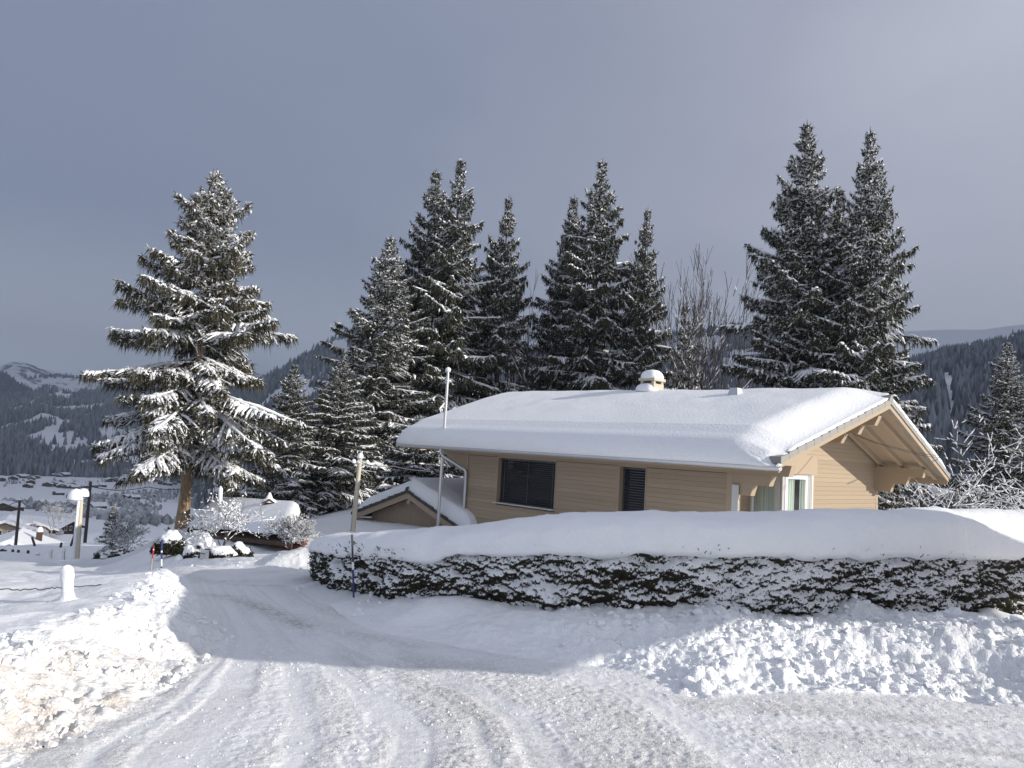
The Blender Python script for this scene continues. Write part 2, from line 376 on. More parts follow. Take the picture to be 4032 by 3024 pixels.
MOUNDS = [(*gat(p, q, l)[:2], r, h) for p, q, l, r, h in ((1500, 1300, .3, .42, .20), (1580, 1306, .3, .35, .16), (1425, 1312, .28, .3, .10), (1855, 1322, .34, .22, .13), (960, 1306, .2, .35, .07), (740, 1290, .14, .3, .06), (1540, 1352, .2, .3, .08), (2120, 1312, .4, .4, .12))]
_EL = np.array([(-2.6, -2), (-2.4, 2.2)] + [tuple(gat(*p)[:2]) for p in ((100, 1620), (300, 1530), (450, 1430), (480, 1380), (440, 1300), (410, 1256))] + [(-5.6, 11.6)])
_ER = np.array([(4.6, -2), (3.6, 2.2)] + [tuple(gat(*p)[:2]) for p in ((1720, 1640), (1440, 1500), (1200, 1432), (1000, 1402), (800, 1362), (700, 1312), (622, 1266))] + [(-2.6, 11.9)])
def road_lanes(X, Y):
    """0 where wheels have packed the snow, 1 where loose crust is left between them; runs along the road"""
    dl, _, _ = seg_field(X, Y, _EL, None, False); dr, _, _ = seg_field(X, Y, _ER, None, False); u = dl / (dl + dr + 1e-6)
    u = u + (fbm(X * .5, Y * .5, oct=2, seed=101) - .5) * .10
    a = vnoise(u * 13, u * 0 + 2.5, seed=102) * .6 + vnoise(u * 29, X * .15 + 7, seed=103) * .4
    v = Y + .12 * X + (fbm(X * .4, Y * .4, oct=2, seed=104) - .5) * .5
    b = vnoise(v * 3.2, v * 0 + 1.5, seed=105) * .6 + vnoise(v * 8, X * .2, seed=106) * .4
    k = smooth(.8, 2.4, X - .25 * (Y - 4)); a = a * (1 - k) + b * k
    return smooth(.34, .62, a + (fbm(X * 3, Y * 3, oct=2, seed=107) - .5) * .22)
def ground_z(x, y, full=False):
    """snow surface: terrain, road cut, ploughed banks, drifts"""
    x = np.asarray(x, float); y = np.asarray(y, float); z = T(x, y); r = np.hypot(x, y)
    near = r < 30
    dirt = np.zeros_like(z); rough = np.zeros_like(z); ins = np.zeros(z.shape, bool)
    if near.any():
        X, Y = x[near], y[near]; wob = (fbm(X * 1.7, Y * 1.7, oct=3, seed=5) - .5) * .35
        d, A, I = seg_field(X, Y, RPOLY, RATT); dd = np.where(I, -d, d); dw = np.maximum(0, dd + wob * smooth(0, .5, dd))
        cr_, ds, pl, rg, dt = A.T
        up = cr_ * smooth(0, 1, dw / ds) + (pl - cr_) * smooth(1.1, 2.8, dw / ds)
        fade = 1 - smooth(16, 30, r[near]); up = up * fade + .25 * (1 - fade)
        lump = np.abs(fbm(X * 7, Y * 7, oct=3, seed=11) - .5) * 2; lump2 = fbm(X * 2.6, Y * 2.6, oct=3, seed=21) - .5
        rz = rg * smooth(-.12, .15, dd) * (1 - np.where(X < 0, smooth(.75, 1.25, dd / ds), smooth(1.25, 2.3, dd / ds)))
        zz = up + rz * ((lump - .3) * .08 + lump2 * .14 + (fbm(X * 19, Y * 19, oct=2, seed=31) - .5) * .045)
        soft = (fbm(X * .9, Y * .9, oct=3, seed=41) - .5) * .16 * smooth(.3, 2.0, dd) + (fbm(X * 3.3, Y * 3.3, oct=2, seed=43) - .5) * .04 * smooth(.3, 1.0, dd)
        lane = road_lanes(X, Y)
        crust = (fbm(X * 26, Y * 26, oct=3, seed=51, gain=.62) - .5) * (.006 + .019 * lane) + (fbm(X * 2, Y * 2, oct=2, seed=52) - .5) * .02 + .012 * lane
        zz = zz + soft + np.where(I, crust * smooth(0, .25, d), 0)
        for mx_, my_, mr, mh in MOUNDS: zz = zz + mh * np.exp(-((X - mx_) ** 2 + (Y - my_) ** 2) / mr ** 2)
        z = z.copy(); z[near] += zz; dirt[near] = dt * (1 - smooth(.5, 1.15, dd / ds)) * smooth(-.6, .1, dd) * (0.35 + .65 * smooth(.4, .6, fbm(X * 1.2, Y * 1.2, oct=3, seed=61))); rough[near] = np.clip(rz, 0, 1.3); ins[near] = I
    far = ~near
    z[far] = z[far] + .25 + (fbm(x[far] * .08, y[far] * .08, oct=4, seed=71) - .5) * np.clip(r[far] * .012, .3, 5)
    return (z, dirt, rough, ins) if full else z
def gz(x, y): return float(ground_z(np.array([x]), np.array([y]))[0])

def build_ground():
    rs = np.concatenate([[.5], np.geomspace(1.0, 3.2, 25)[:-1], np.geomspace(3.2, 8, 270)[:-1], np.geomspace(8, 24, 170)[:-1], np.geomspace(24, 4600, 230)])
    az = np.radians(np.concatenate([np.arange(-179, -60, 5), np.arange(-60, -38, .6), np.arange(-38, 40, .13), np.arange(40, 62, .6), np.arange(62, 181, 5)]))
    Rg, Ag = np.meshgrid(rs, az, indexing='ij'); X = Rg * np.sin(Ag); Y = Rg * np.cos(Ag)
    z, dirt, rough, ins = ground_z(X.ravel(), Y.ravel(), True)
    n, m = Rg.shape; idx = np.arange(n * m).reshape(n, m)
    j2 = np.roll(np.arange(m), -1)
    F = np.stack([idx[:-1], idx[1:], idx[1:][:, j2], idx[:-1][:, j2]], -1)     # faces up
    F = F[..., ::-1].reshape(-1, 4); rr = Rg[:-1].ravel()
    onroad = ins[F].sum(1) >= 3; V = np.stack([X.ravel(), Y.ravel(), z], 1)
    # attributes for the road: wear along the tyre lines, loose crust between them
    def poly(pts): return np.array([gat(*p)[:2] for p in pts])
    sel = ins; wear = np.zeros(len(V)); crust = np.ones(len(V)); Xs, Ys = V[sel, 0], V[sel, 1]; wv = np.zeros(sel.sum()); cv = np.full(sel.sum(), 1.0)
    for pts, wd, st in (([(450, 1285), (520, 1297), (590, 1325), (660, 1352)], .16, 1.0), ([(380, 1238), (470, 1262), (600, 1268)], .12, .6), ([(725, 1322), (850, 1348), (1000, 1392)], .18, .7), ([(640, 1330), (760, 1372), (900, 1400)], .12, .45),
                        ([(875, 1440), (1000, 1520), (1110, 1610), (1180, 1680)], .22, .62), ([(1296, 1500), (1380, 1560), (1466, 1637), (1540, 1720)], .22, .62), ([(1500, 1525), (1750, 1535), (2000, 1560)], .15, .6), ([(1000, 1640), (1160, 1640), (1300, 1690)], .5, .6), ([(1750, 1600), (1900, 1590), (2212, 1640)], .2, .5), ([(420, 1258), (640, 1254)], .25, .45), ([(560, 1238), (660, 1232)], .25, .45), ([(300, 1640), (520, 1500)], .15, .35)):
        d, _, _ = seg_field(Xs, Ys, poly(pts), None, False); wv = np.maximum(wv, st * np.exp(-(d / wd) ** 2))
    for pts, wd in (([(430, 1680), (565, 1560), (650, 1445), (690, 1390)], .20), ([(300, 1600), (500, 1446), (552, 1388)], .10), ([(1150, 1440), (1330, 1490), (1560, 1600), (1700, 1700)], .32), ([(760, 1660), (830, 1520), (830, 1400)], .12), ([(1130, 1550), (1200, 1650), (1230, 1720)], .22), ([(520, 1300), (700, 1345), (1000, 1420)], .22), ([(1600, 1560), (2212, 1600)], .2)):
        d, _, _ = seg_field(Xs, Ys, poly(pts), None, False); cv = np.minimum(cv, 1 - .9 * np.exp(-(d / wd) ** 4))
    shade_part = smooth(5.9, 7.5, np.hypot(Xs, Ys)); cv = np.minimum(cv, .12 + .88 * road_lanes(Xs, Ys)) * (1 - .45 * shade_part)
    wear[sel] = wv; crust[sel] = cv
    def part(mask, name, m_, ats):
        f = F[mask]; u, inv = np.unique(f, return_inverse=True); mb = MB(); mb.add(V[u], inv.reshape(-1, 4)); o = mb.build(name, m_, None, True)
        for a, vals in ats: attr(o.data, a, vals[u])
        return kind(o, 'structure')
    part(onroad, 'road', M_ROAD, [('wear', wear), ('crust', crust)])
    part(~onroad & (rr < 160), 'snow_ground', M_GROUND, [('dirt', dirt), ('rough', rough)])
    part(~onroad & (rr >= 160), 'valley_floor', M_GROUND, [('dirt', dirt * 0), ('rough', rough * 0)])
build_ground()

# ------------------------------------------------------------------ far mountains and forests
def in_poly(px, py, poly):
    return seg_field(np.asarray(px, float), np.asarray(py, float), np.array(poly, float))[2]
def mountain(name, ridge, baseD, baseZ, m_, cols=140, rows=60, rough=.05, p=1.0, seed=0):
    ridge = np.array(ridge, float); u = np.linspace(ridge[0, 0], ridge[-1, 0], cols)
    ry = np.interp(u, ridge[:, 0], ridge[:, 1]); rD = np.interp(u, ridge[:, 0], ridge[:, 2])
    R_ = np.array([at(a, b, c) for a, b, c in zip(u, ry, rD)])
    bd = np.interp(u, *baseD) if isinstance(baseD, tuple) else np.full(cols, baseD)
    dirs = R_[:, :2] / np.linalg.norm(R_[:, :2], axis=1, keepdims=True); B = np.concatenate([dirs * bd[:, None], np.full((cols, 1), baseZ)], 1)
    vv = np.linspace(0, 1, rows); G = np.zeros((rows + 6, cols, 3))
    for i, v in enumerate(vv):
        G[i, :, :2] = B[:, :2] * (1 - v) + R_[:, :2] * v; G[i, :, 2] = B[:, 2] + (R_[:, 2] - B[:, 2]) * v ** p
    for j in range(6):
        q = (j + 1) / 6; G[rows + j, :, :2] = R_[:, :2] + dirs * (rD * .35 * q)[:, None]; G[rows + j, :, 2] = R_[:, 2] - (R_[:, 2] - baseZ) * q * 1.05
    h = (R_[:, 2] - baseZ).mean(); sc = 1 / (h * .55)
    nz_ = fbm(G[..., 0] * sc, G[..., 1] * sc, oct=6, seed=seed) - .5
    w_ = np.concatenate([np.sin(np.pi * np.clip(vv, 0, 1) * .5) * np.clip(1.25 - vv, .25, 1), np.full(6, .2)])
    G[..., 2] += nz_ * h * rough * w_[:, None] * 2
    n, m = G.shape[:2]; idx = np.arange(n * m).reshape(n, m)
    F = np.stack([idx[:-1, :-1], idx[:-1, 1:], idx[1:, 1:], idx[1:, :-1]], -1).reshape(-1, 4)
    o = MB().add(G.reshape(-1, 3), F).build(name, m_, None, True); kind(o, 'structure')
    return G[:rows], o
def rock_mat(name, thr, rock=(.10, .11, .135)):
    m = mat(name, SNOWC, .8, spec=.1); n = N(m); v = n.coord((1, 1, 1.6))
    g = n.noise(v, thr[0], 8, .66); n.col(n.mix(n.ramp(g, [(thr[1], (0, 0, 0)), (thr[1] + .05, (1, 1, 1))]), (.80, .82, .86), rock)); return m
M_PEAK = rock_mat('peak_snow_and_rock', (.007, .53), (.12, .13, .16)); M_ALP = rock_mat('high_snow', (.006, .66), (.3, .31, .35)); M_SLOPE = mat('hill_snow', (.80, .82, .86), .8, spec=.1)

def forest(name, G, count, hgt, mask, seed=0, frost=(0, .6), mat_=None, wide=.2):
    rng = np.random.default_rng(seed); n, m = G.shape[:2]
    c = int(count * 2.2); v = rng.random(c) * (n - 1.001); u = rng.random(c) * (m - 1.001); i, j = v.astype(int), u.astype(int); a, b = (v - i)[:, None], (u - j)[:, None]
    P = (G[i, j] * (1 - b) + G[i, j + 1] * b) * (1 - a) + (G[i + 1, j] * (1 - b) + G[i + 1, j + 1] * b) * a
    px, py = project(P); keep = mask(px, py, P, rng); P = P[keep][:count]; k = len(P)
    H = hgt * rng.uniform(.55, 1.25, k); r = H * wide * rng.uniform(.8, 1.3, k)
    s = 5; an = np.arange(s) * 2 * math.pi / s + rng.random(k)[:, None] * 6
    lv = ((.8, 0), (1.0, .28), (.85, .68)) if wide > .3 else ((1.0, 0), (.62, .45))
    m_l = len(lv); V = np.zeros((k, m_l * s + 1, 3))
    for j, (fr_, fh) in enumerate(lv):
        V[:, j * s:(j + 1) * s, 0] = P[:, 0, None] + r[:, None] * fr_ * np.cos(an + .5 * j); V[:, j * s:(j + 1) * s, 1] = P[:, 1, None] + r[:, None] * fr_ * np.sin(an + .5 * j); V[:, j * s:(j + 1) * s, 2] = P[:, 2, None] + (H * fh)[:, None] - (1 if j == 0 else 0)
    V[:, -1] = P; V[:, -1, 2] += H
    q = np.arange(s); q2 = (q + 1) % s
    Fq = np.concatenate([np.stack([q, q2, q2 + s, q + s], 1) + j * s for j in range(m_l - 1)]); Ft = np.stack([q + (m_l - 1) * s, q2 + (m_l - 1) * s, np.full(s, m_l * s)], 1)
    off = (np.arange(k) * (m_l * s + 1))[:, None, None]
    o = MB().add(V.reshape(-1, 3), [(Fq[None] + off).reshape(-1, 4), (Ft[None] + off).reshape(-1, 3)]).build(name, mat_ or M_FOREST)
    fr = rng.uniform(*frost, k)[:, None] * np.concatenate([np.full(s, .5), np.full(s * (m_l - 1), 1.0), [1.3]])[None] * (.5 + fbm(P[:, 0] * .01, P[:, 1] * .01, oct=3, seed=seed))[:, None]
    attr(o.data, 'frost', np.clip(fr, 0, 1).ravel()); return kind(o, 'stuff')

MEADOWS = [[(116, 851), (132, 844), (178, 849), (160, 858), (140, 864), (126, 864)], [(45, 946), (85, 932), (100, 923), (142, 912), (128, 935), (156, 930), (160, 944), (150, 962), (190, 946), (190, 972), (150, 984), (105, 978), (80, 963), (60, 955)],
           [(72, 878), (100, 873), (100, 880), (75, 880)], [(92, 884), (125, 878), (160, 877), (225, 872), (225, 885), (175, 890), (155, 896), (120, 889)], [(180, 896), (198, 892), (196, 905), (182, 905)], [(140, 1004), (190, 994), (215, 1000), (215, 1010), (160, 1010)], [(230, 985), (300, 985), (330, 1010), (240, 1010)], [(200, 930), (260, 905), (290, 930), (230, 960)]]
def mask_left(px, py, P, rng):
    k = np.ones(len(px), bool)
    for q in MEADOWS: k &= ~in_poly(px, py, q)
    nz_ = fbm(P[:, 0] * .004, P[:, 1] * .004, oct=3, seed=3)
    return (k & (nz_ < .62)) | (rng.random(len(px)) < .012)
G, _ = mountain('far_peak', [(-260, 770, 6270), (-80, 790, 6138), (0, 793, 5940), (27, 780, 5874), (64, 785, 5808), (104, 797, 5808), (149, 809, 5742), (201, 811, 5676), (300, 806, 5676), (420, 800, 5676), (600, 800, 5676)], 3600, -60, M_PEAK, 260, 110, .34, 1.15, 4)
forest('far_peak_forest', G, 2600, 30, lambda px, py, P, rng: (fbm(P[:, 0] * .0012, P[:, 1] * .0012, oct=4, seed=9) > .56) & (py > 812), 8, (0, .3))
G, _ = mountain('dark_spur', [(-260, 770, 5120), (-100, 790, 4960), (0, 807, 4800), (30, 826, 4640), (67, 849, 4480), (90, 870, 4400)], 3500, -60, M_SLOPE, 90, 40, .05, 1.0, 6)
forest('spur_forest', G, 6000, 30, lambda px, py, P, rng: fbm(P[:, 0] * .003, P[:, 1] * .003, oct=3, seed=2) < .6, 12, (0, .25))
G, _ = mountain('wooded_hillside', [(-260, 850, 3872), (0, 859, 3784), (45, 855, 3696), (74, 848, 3608), (95, 839, 3520), (118, 843, 3520), (140, 851, 3520), (186, 847, 3520), (250, 842, 3432), (400, 835, 3344), (560, 822, 3256), (700, 790, 3168)], 1850, -114, M_SLOPE, 220, 90, .05, 1.0, 7)
forest('hillside_forest', G, 17000, 24, mask_left, 21, (.2, 1.15))
G, _ = mountain('middle_mountain', [(420, 905, 2900), (520, 855, 2900), (560, 832, 2850), (600, 800, 2800), (640, 772, 2800), (680, 751, 2800), (720, 735, 2800), (765, 720, 2750), (830, 712, 2750), (1000, 722, 2800), (1130, 752, 2850), (1180, 760, 2850), (1300, 750, 2900), (1420, 728, 2900), (1500, 715, 2900), (1570, 705, 2900), (1700, 700, 2900)], 900, -95, M_SLOPE, 220, 90, .04, .9, 9)
forest('middle_forest', G, 16000, 22, lambda px, py, P, rng: ~(in_poly(px, py, [(715, 740), (760, 728), (740, 762), (720, 765)]) | in_poly(px, py, [(1440, 735), (1560, 725), (1560, 760), (1440, 775)])) & (fbm(P[:, 0] * .006, P[:, 1] * .006, oct=3, seed=4) < .63), 23, (.15, .95))
G, _ = mountain('high_snowfield', [(1700, 690, 4200), (1850, 700, 4100), (1950, 716, 4000), (2030, 712, 4000), (2120, 712, 3900), (2212, 700, 3900), (2330, 670, 3900), (2600, 640, 3900)], 2100, 150, M_ALP, 120, 60, .05, 1.0, 13)
forest('snowfield_trees', G, 260, 24, lambda px, py, P, rng: in_poly(px, py, [(2150, 728), (2185, 712), (2212, 722), (2212, 745), (2165, 745)]) | (in_poly(px, py, [(2030, 730), (2085, 728), (2085, 752), (2030, 752)]) & (rng.random(len(px)) < .3)), 15, (.1, .4))
GULLY = [(2036, 806), (2056, 803), (2062, 850), (2070, 880), (2062, 930), (2050, 965), (2042, 920), (2044, 870), (2034, 840)]
BAND = [(1968, 800), (1985, 787), (2030, 780), (2100, 764), (2105, 772), (2062, 782), (2140, 770), (2142, 778), (2068, 792), (2032, 796), (1995, 802), (1972, 815)]
G, _ = mountain('right_mountain', [(1560, 835, 2100), (1700, 815, 2080), (1850, 800, 2050), (1960, 790, 2000), (1985, 783, 2000), (2014, 777, 2000), (2037, 766, 1980), (2100, 758, 1950), (2150, 748, 1950), (2180, 741, 1900), (2212, 728, 1900), (2300, 700, 1900), (2600, 650, 1900)], 330, -40, M_SLOPE, 200, 100, .035, .85, 17)
forest('right_forest', G, 16000, 21, lambda px, py, P, rng: ~(in_poly(px, py, GULLY) | in_poly(px, py, BAND)) & (fbm(P[:, 0] * .01, P[:, 1] * .01, oct=3, seed=44) < .64), 25, (.15, 1.0))

# ------------------------------------------------------------------ trees
def spruce_meshes(name, seed, H, Rm, z0=.8, nb=240, sp=.2, weep=.32, snow=1.0, needle=None, bark=None, a_low=-12, a_top=42, tr=None, prof=.8, lean=0, cover=.75, gap=0.0, bw=.07, fat=1.0, dust=.8, bough=1.0):
    """trunk, crown and snow meshes of one spruce standing at its own origin"""
    rng = np.random.default_rng(seed); tr = tr or H * .014
    q = np.linspace(0, 1, 14); TP = np.stack([np.sin(q * 3) * .04 * H * .05 + lean * q, np.cos(q * 4) * .02 * H * .05, q * H], 1)
    rad = tr * (1 - q) ** .85 + .012; rad[0] *= 1.25
    V, F = tubes(TP[None], rad[None], 10); tm = MB().add(V, F).mesh(name + '_trunk', bark or M_BARKD, True)
    nw = max(6, int(nb / 6.5)); wz = np.linspace(0, 1, nw) ** .93 + rng.normal(0, .34 / nw, nw)   # whorls, with a few short boughs between them
    t = np.concatenate([np.repeat(wz, 5), rng.random(nb - 5 * nw)]); inter = np.arange(nb) >= 5 * nw; t = np.clip(t + rng.normal(0, .12 / nw, nb), 0, .995)
    zb = z0 + (H - z0) * t; az = np.where(inter, rng.random(nb) * 6.28, np.arange(nb) * 1.2566 + (np.arange(nb) // 5) * .7 + rng.normal(0, .28, nb))
    L = Rm * ((1 - t) ** prof * (.52 + .48 * smooth(0, .16, 1 - t)) * .98 + .02) * rng.uniform(.74, 1.14, nb) * np.where(inter, .62, 1) * (1 - gap * (rng.random(nb) < .25)); L = np.maximum(L * np.where(t < .08, .62 + 4.75 * t, 1), .20)
    a0 = np.radians(a_low + (a_top - a_low) * t ** 1.15 + rng.normal(0, 5, nb)); dr = np.radians(-30 * (1 - t) ** 1.2 - 6 + rng.normal(0, 5, nb)); tip = np.radians(22)
    k = 8; s = np.linspace(0, 1, k); ang = a0[:, None] + dr[:, None] * s + tip * s ** 3
    ds = L[:, None] / (k - 1); hr = np.concatenate([np.zeros((nb, 1)), np.cumsum(np.cos(ang[:, 1:]) * ds, 1)], 1); hz_ = np.concatenate([np.zeros((nb, 1)), np.cumsum(np.sin(ang[:, 1:]) * ds, 1)], 1)
    azs = az[:, None] + rng.normal(0, .12, nb)[:, None] * s
    tx = np.interp(zb, TP[:, 2], TP[:, 0]); ty = np.interp(zb, TP[:, 2], TP[:, 1])
    P = np.stack([tx[:, None] + hr * np.cos(azs), ty[:, None] + hr * np.sin(azs), zb[:, None] + hz_], -1)
    cm = MB(); sm_ = MB()
    V, F = tubes(P, (.035 * np.sqrt(L)[:, None] * (1.05 - s) + .006), 4); cm.add(V, F, 1)
    # twigs
    bi = []; ss = []; sd = []
    for i in range(nb):
        m = max(2, int(L[i] / sp)); x = (np.arange(m) + rng.random(m) * .8) / m; x = .12 + .88 * x
        for side in (-1, 1): bi.append(np.full(m, i)); ss.append(np.clip(x + rng.normal(0, .02, m), .08, 1)); sd.append(np.full(m, side))
        bi.append(np.array([i])); ss.append(np.array([.985])); sd.append(np.array([0]))
    bi = np.concatenate(bi); ss = np.concatenate(ss); sd = np.concatenate(sd); n = len(bi)
    f = ss * (k - 1); i0 = np.minimum(f.astype(int), k - 2); fr = (f - i0)[:, None]
    P0 = P[bi, i0] * (1 - fr) + P[bi, i0 + 1] * fr; tg = P[bi, i0 + 1] - P[bi, i0]; tg /= np.linalg.norm(tg, axis=1, keepdims=True)
    side = np.stack([-tg[:, 1], tg[:, 0], np.zeros(n)], 1); side /= np.linalg.norm(side, axis=1, keepdims=True) + 1e-9
    phi = np.radians(rng.uniform(34, 74, n)); lt = (np.minimum(.95, .38 * L[bi] * (1.08 - ss)) + .14) * rng.uniform(.7, 1.15, n)
    d = tg * np.cos(phi)[:, None] + side * (np.sin(phi) * sd)[:, None]; d[:, 2] -= .12; d += rng.normal(0, .13, d.shape); d /= np.linalg.norm(d, axis=1, keepdims=True); d[sd == 0] = tg[sd == 0]
    u = np.array([0, .5, 1.0]); drp = (.22 + .35 * weep) * rng.uniform(.5, 1.4, n)
    TW = P0[:, None] + d[:, None] * (lt[:, None] * u)[..., None]; TW[..., 2] -= (drp * lt)[:, None] * u ** 2
    # hanging sprays
    per = 9; ii = np.repeat(np.arange(n), per); c = len(ii); uu = rng.random(c)
    A = P0[ii] + d[ii] * (lt[ii] * uu)[:, None]; A[:, 2] -= drp[ii] * lt[ii] * uu ** 2
    h = weep * rng.uniform(.45, 1.25, c) * np.clip(L[bi][ii] / (.45 * Rm), .35, 1.15) + .06
    wdir = d[ii] * rng.choice([1, .3], c)[:, None] + rng.normal(0, .35, (c, 3)); wdir[:, 2] *= .3; wdir /= np.linalg.norm(wdir, axis=1, keepdims=True)
    w = bw * rng.uniform(.6, 1.35, c); low = rng.normal(0, .16, (c, 3)) * h[:, None]; low[:, 2] = -h
    low += d[ii] * (h * .25)[:, None]
    tri = np.stack([A - wdir * w[:, None], A + wdir * w[:, None], A + low], 1); cm.add(tri.reshape(-1, 3), np.arange(3 * c).reshape(-1, 3))
    # short needle tufts along the sides and the tip (ragged outline)
    per = 3; ii = np.repeat(np.arange(n), per); c = len(ii); uu = rng.uniform(.3, 1, c)
    A = P0[ii] + d[ii] * (lt[ii] * uu)[:, None]; A[:, 2] -= drp[ii] * lt[ii] * uu ** 2
    e_ = d[ii] * rng.uniform(.4, 1, c)[:, None] + rng.normal(0, .5, (c, 3)); e_[:, 2] = e_[:, 2] * .5 + .12; e_ /= np.linalg.norm(e_, axis=1, keepdims=True)
    ln = rng.uniform(.10, .24, c)[:, None]; pw = np.cross(e_, rng.normal(0, 1, (c, 3))); pw /= np.linalg.norm(pw, axis=1, keepdims=True) + 1e-9
    tri = np.stack([A - pw * .028, A + pw * .028, A + e_ * ln], 1); cm.add(tri.reshape(-1, 3), np.arange(3 * c).reshape(-1, 3))
    # snow lying on twigs and branches
    nse = fbm(TW[:, 1, 0] * .9, TW[:, 1, 1] * .9, TW[:, 1, 2] * 1.3, oct=2, seed=seed)
    keep = (nse + rng.normal(0, .10, n)) < (.33 + .32 * cover) ; kk = np.where(keep)[0]; m = len(kk)
    r = fat * snow * rng.uniform(.030, .075, m) * (.6 + .6 * np.clip(L[bi[kk]] / Rm, 0, 1)); rr = r[:, None] * np.array([.75, 1.05, .12])[None] * rng.uniform(.7, 1.3, (m, 3))
    Q = TW[kk].copy(); Q[..., 2] += rr * .55
    V, F = tubes(Q, rr, 5, .8, .3); sm_.add(V, F)
    kb = np.where(rng.random(nb) < (.45 + .5 * cover))[0]
    if len(kb):
        Q = P[kb].copy(); rb = bough * fat * snow * (.05 + .032 * np.sqrt(L[kb]))[:, None] * np.array([.35, .8, 1, 1.05, 1, .95, .8, .15])[None] * rng.uniform(.55, 1.3, (len(kb), k))
        Q[..., 2] += rb * .75; V, F = tubes(Q, rb, 6, .8, .2); sm_.add(V, F)
    # light frosting on the outer twigs
    per = 8; ii = np.repeat(np.arange(n), per); c = len(ii); kf = rng.random(c) < dust * .5; ii = ii[kf]; c = len(ii); uu = rng.uniform(.15, 1.05, c)
    A = P0[ii] + d[ii] * (lt[ii] * uu)[:, None]; A[:, 2] -= drp[ii] * lt[ii] * uu ** 2; A += rng.normal(0, .045, (c, 3)); A[:, 2] += rng.uniform(-.10, .05, c)
    e1_ = d[ii] + rng.normal(0, .5, (c, 3)); e1_[:, 2] -= .25; e1_ /= np.linalg.norm(e1_, axis=1, keepdims=True); e2_ = np.cross(e1_, np.array([0, 0, 1.0]) + rng.normal(0, .3, (c, 3))); e2_ /= np.linalg.norm(e2_, axis=1, keepdims=True) + 1e-9
    la = rng.uniform(.05, .13, c)[:, None]; wa = rng.uniform(.016, .042, c)[:, None]; nu = np.cross(e2_, e1_) * .02
    Q = np.stack([A - e1_ * la, A - e2_ * wa + nu, A + e1_ * la, A + e2_ * wa + nu], 1); sm_.add(Q.reshape(-1, 3), np.arange(4 * c).reshape(-1, 4))
    # leader
    V, F = tubes(np.array([[(lean, 0, H - .3), (lean, 0, H + .15), (lean, 0, H + .45)]]) + np.array([TP[-1, 0] - lean, TP[-1, 1], 0]), np.array([[.03, .022, .008]]), 5); cm.add(V, F, 0)
    return tm, cm.mesh(name + '_crown', [needle or M_NEEDLE, M_BARKD], False), sm_.mesh(name + '_snow', M_TREESNOW, True)
def plant_tree(meshes, name, label, cat, loc, rz=0, sc=(1, 1, 1), group=None, parts=('trunk', 'crown', 'snow_load')):
    o = empty(name, loc, rz, label, cat, group); o.scale = sc
    for p, me in zip(parts, meshes):
        if me is not None:
            q = link(p, me, o)
            if p == 'snow_load': q['kind'] = 'stuff'
    return o
def tree_at(meshes, H, name, label, px, ytop, D, zbase=None, rz=0, wide=1.0, group=None, cat='spruce'):
    top = at(px, ytop, D); zb = (Tz(top[0], top[1]) + .1) if zbase is None else zbase; s = (top[2] - zb) / H
    o = plant_tree(meshes, name, label, cat, (top[0], top[1], zb), rz, (s * wide, s * wide, s), group); q = random.Random(px * 7 + D)
    o.rotation_euler = (math.radians(q.uniform(-.5, .5)), math.radians(q.uniform(-.5, .5)), rz); return o

# the big lone spruce on the left
SP_BIG = spruce_meshes('lone_spruce', 3, 14.0, 4.25, 3.1, 180, .115, .31, .92, M_NEEDLE, M_BARK, -18, 38, .20, .68, 0, .7, .30, .023, 1.0, 1.7, .72)
SP_A = spruce_meshes('spruce_a', 11, 20.0, 4.6, 1.5, 245, .20, .36, 1.1, M_NEEDLE_D, M_BARKD, -16, 40, .26, .78, 0, .6, .35, .040, 1.0, 1.0, .62)
SP_B = spruce_meshes('spruce_b', 12, 20.0, 4.0, 1.5, 240, .19, .32, 1.1, M_NEEDLE_D, M_BARKD, -10, 44, .24, .68, 0, .55, .35, .040, 1.0, 1.0, .62)
SP_C = spruce_meshes('spruce_c', 13, 20.0, 4.8, .6, 285, .19, .24, 1.15, M_NEEDLE_D, M_BARKD, -4, 48, .26, .74, 0, .75, .25, .038, 1.0, 1.0, .6)
SP_S = spruce_meshes('small_spruce', 14, 7.0, 2.4, .2, 110, .15, .22, 1.05, M_NEEDLE_D, M_BARKD, -10, 40, .10, .78, 0, .65, .25, .034, 1.0, .9, .7)
SP_W = spruce_meshes('white_spruce', 15, 12.0, 2.8, .3, 150, .18, .18, 1.4, M_NEEDLE_D, M_BARKD, -6, 40, .14, .9, 0, 1.2, .1, .035, 1.2)

b = at(393, 1143, 27.5); zb = b[2]
top = at(467, 386, 27.5); s = (top[2] - zb) / 14.0
lone = plant_tree(SP_BIG, 'spruce_tree', 'big lone spruce with a bare lower trunk and bright drooping snowy boughs', 'spruce', (b[0], b[1], zb), 2.0, (s * 1.1, s * 1.1, s))
# lean it as in the photograph: the tip stands right of the foot
dx = top[0] - b[0]; dy = top[1] - b[1]
lone.rotation_euler = (math.atan2(-(dy), 13.5) * .4, math.atan2(dx, 13.5), .5)
GT = 'spruces behind the house'
tree_at(SP_A, 20, 'spruce_tree', 'tallest spruce of the clump left of the roof', 992, 355, 47, rz=.3, group=GT)
tree_at(SP_B, 20, 'spruce_tree', 'blunt topped spruce leaning against the tallest one of the left clump', 945, 377, 49, rz=1.9, wide=1.12, group=GT)
tree_at(SP_C, 20, 'spruce_tree', 'dark broad spruce with a thin bare tip on the left flank of the left clump', 848, 518, 45, rz=4.1, wide=1.45, group=GT)
tree_at(SP_B, 20, 'spruce_tree', 'slim spruce on the right flank of the left clump', 1095, 434, 48, rz=5.2, wide=.9, group=GT)
tree_at(SP_A, 20, 'spruce_tree', 'low wide spruce at the left foot of the clump, boughs over the utility pole', 742, 770, 38, rz=2.6, wide=1.75, group=GT)
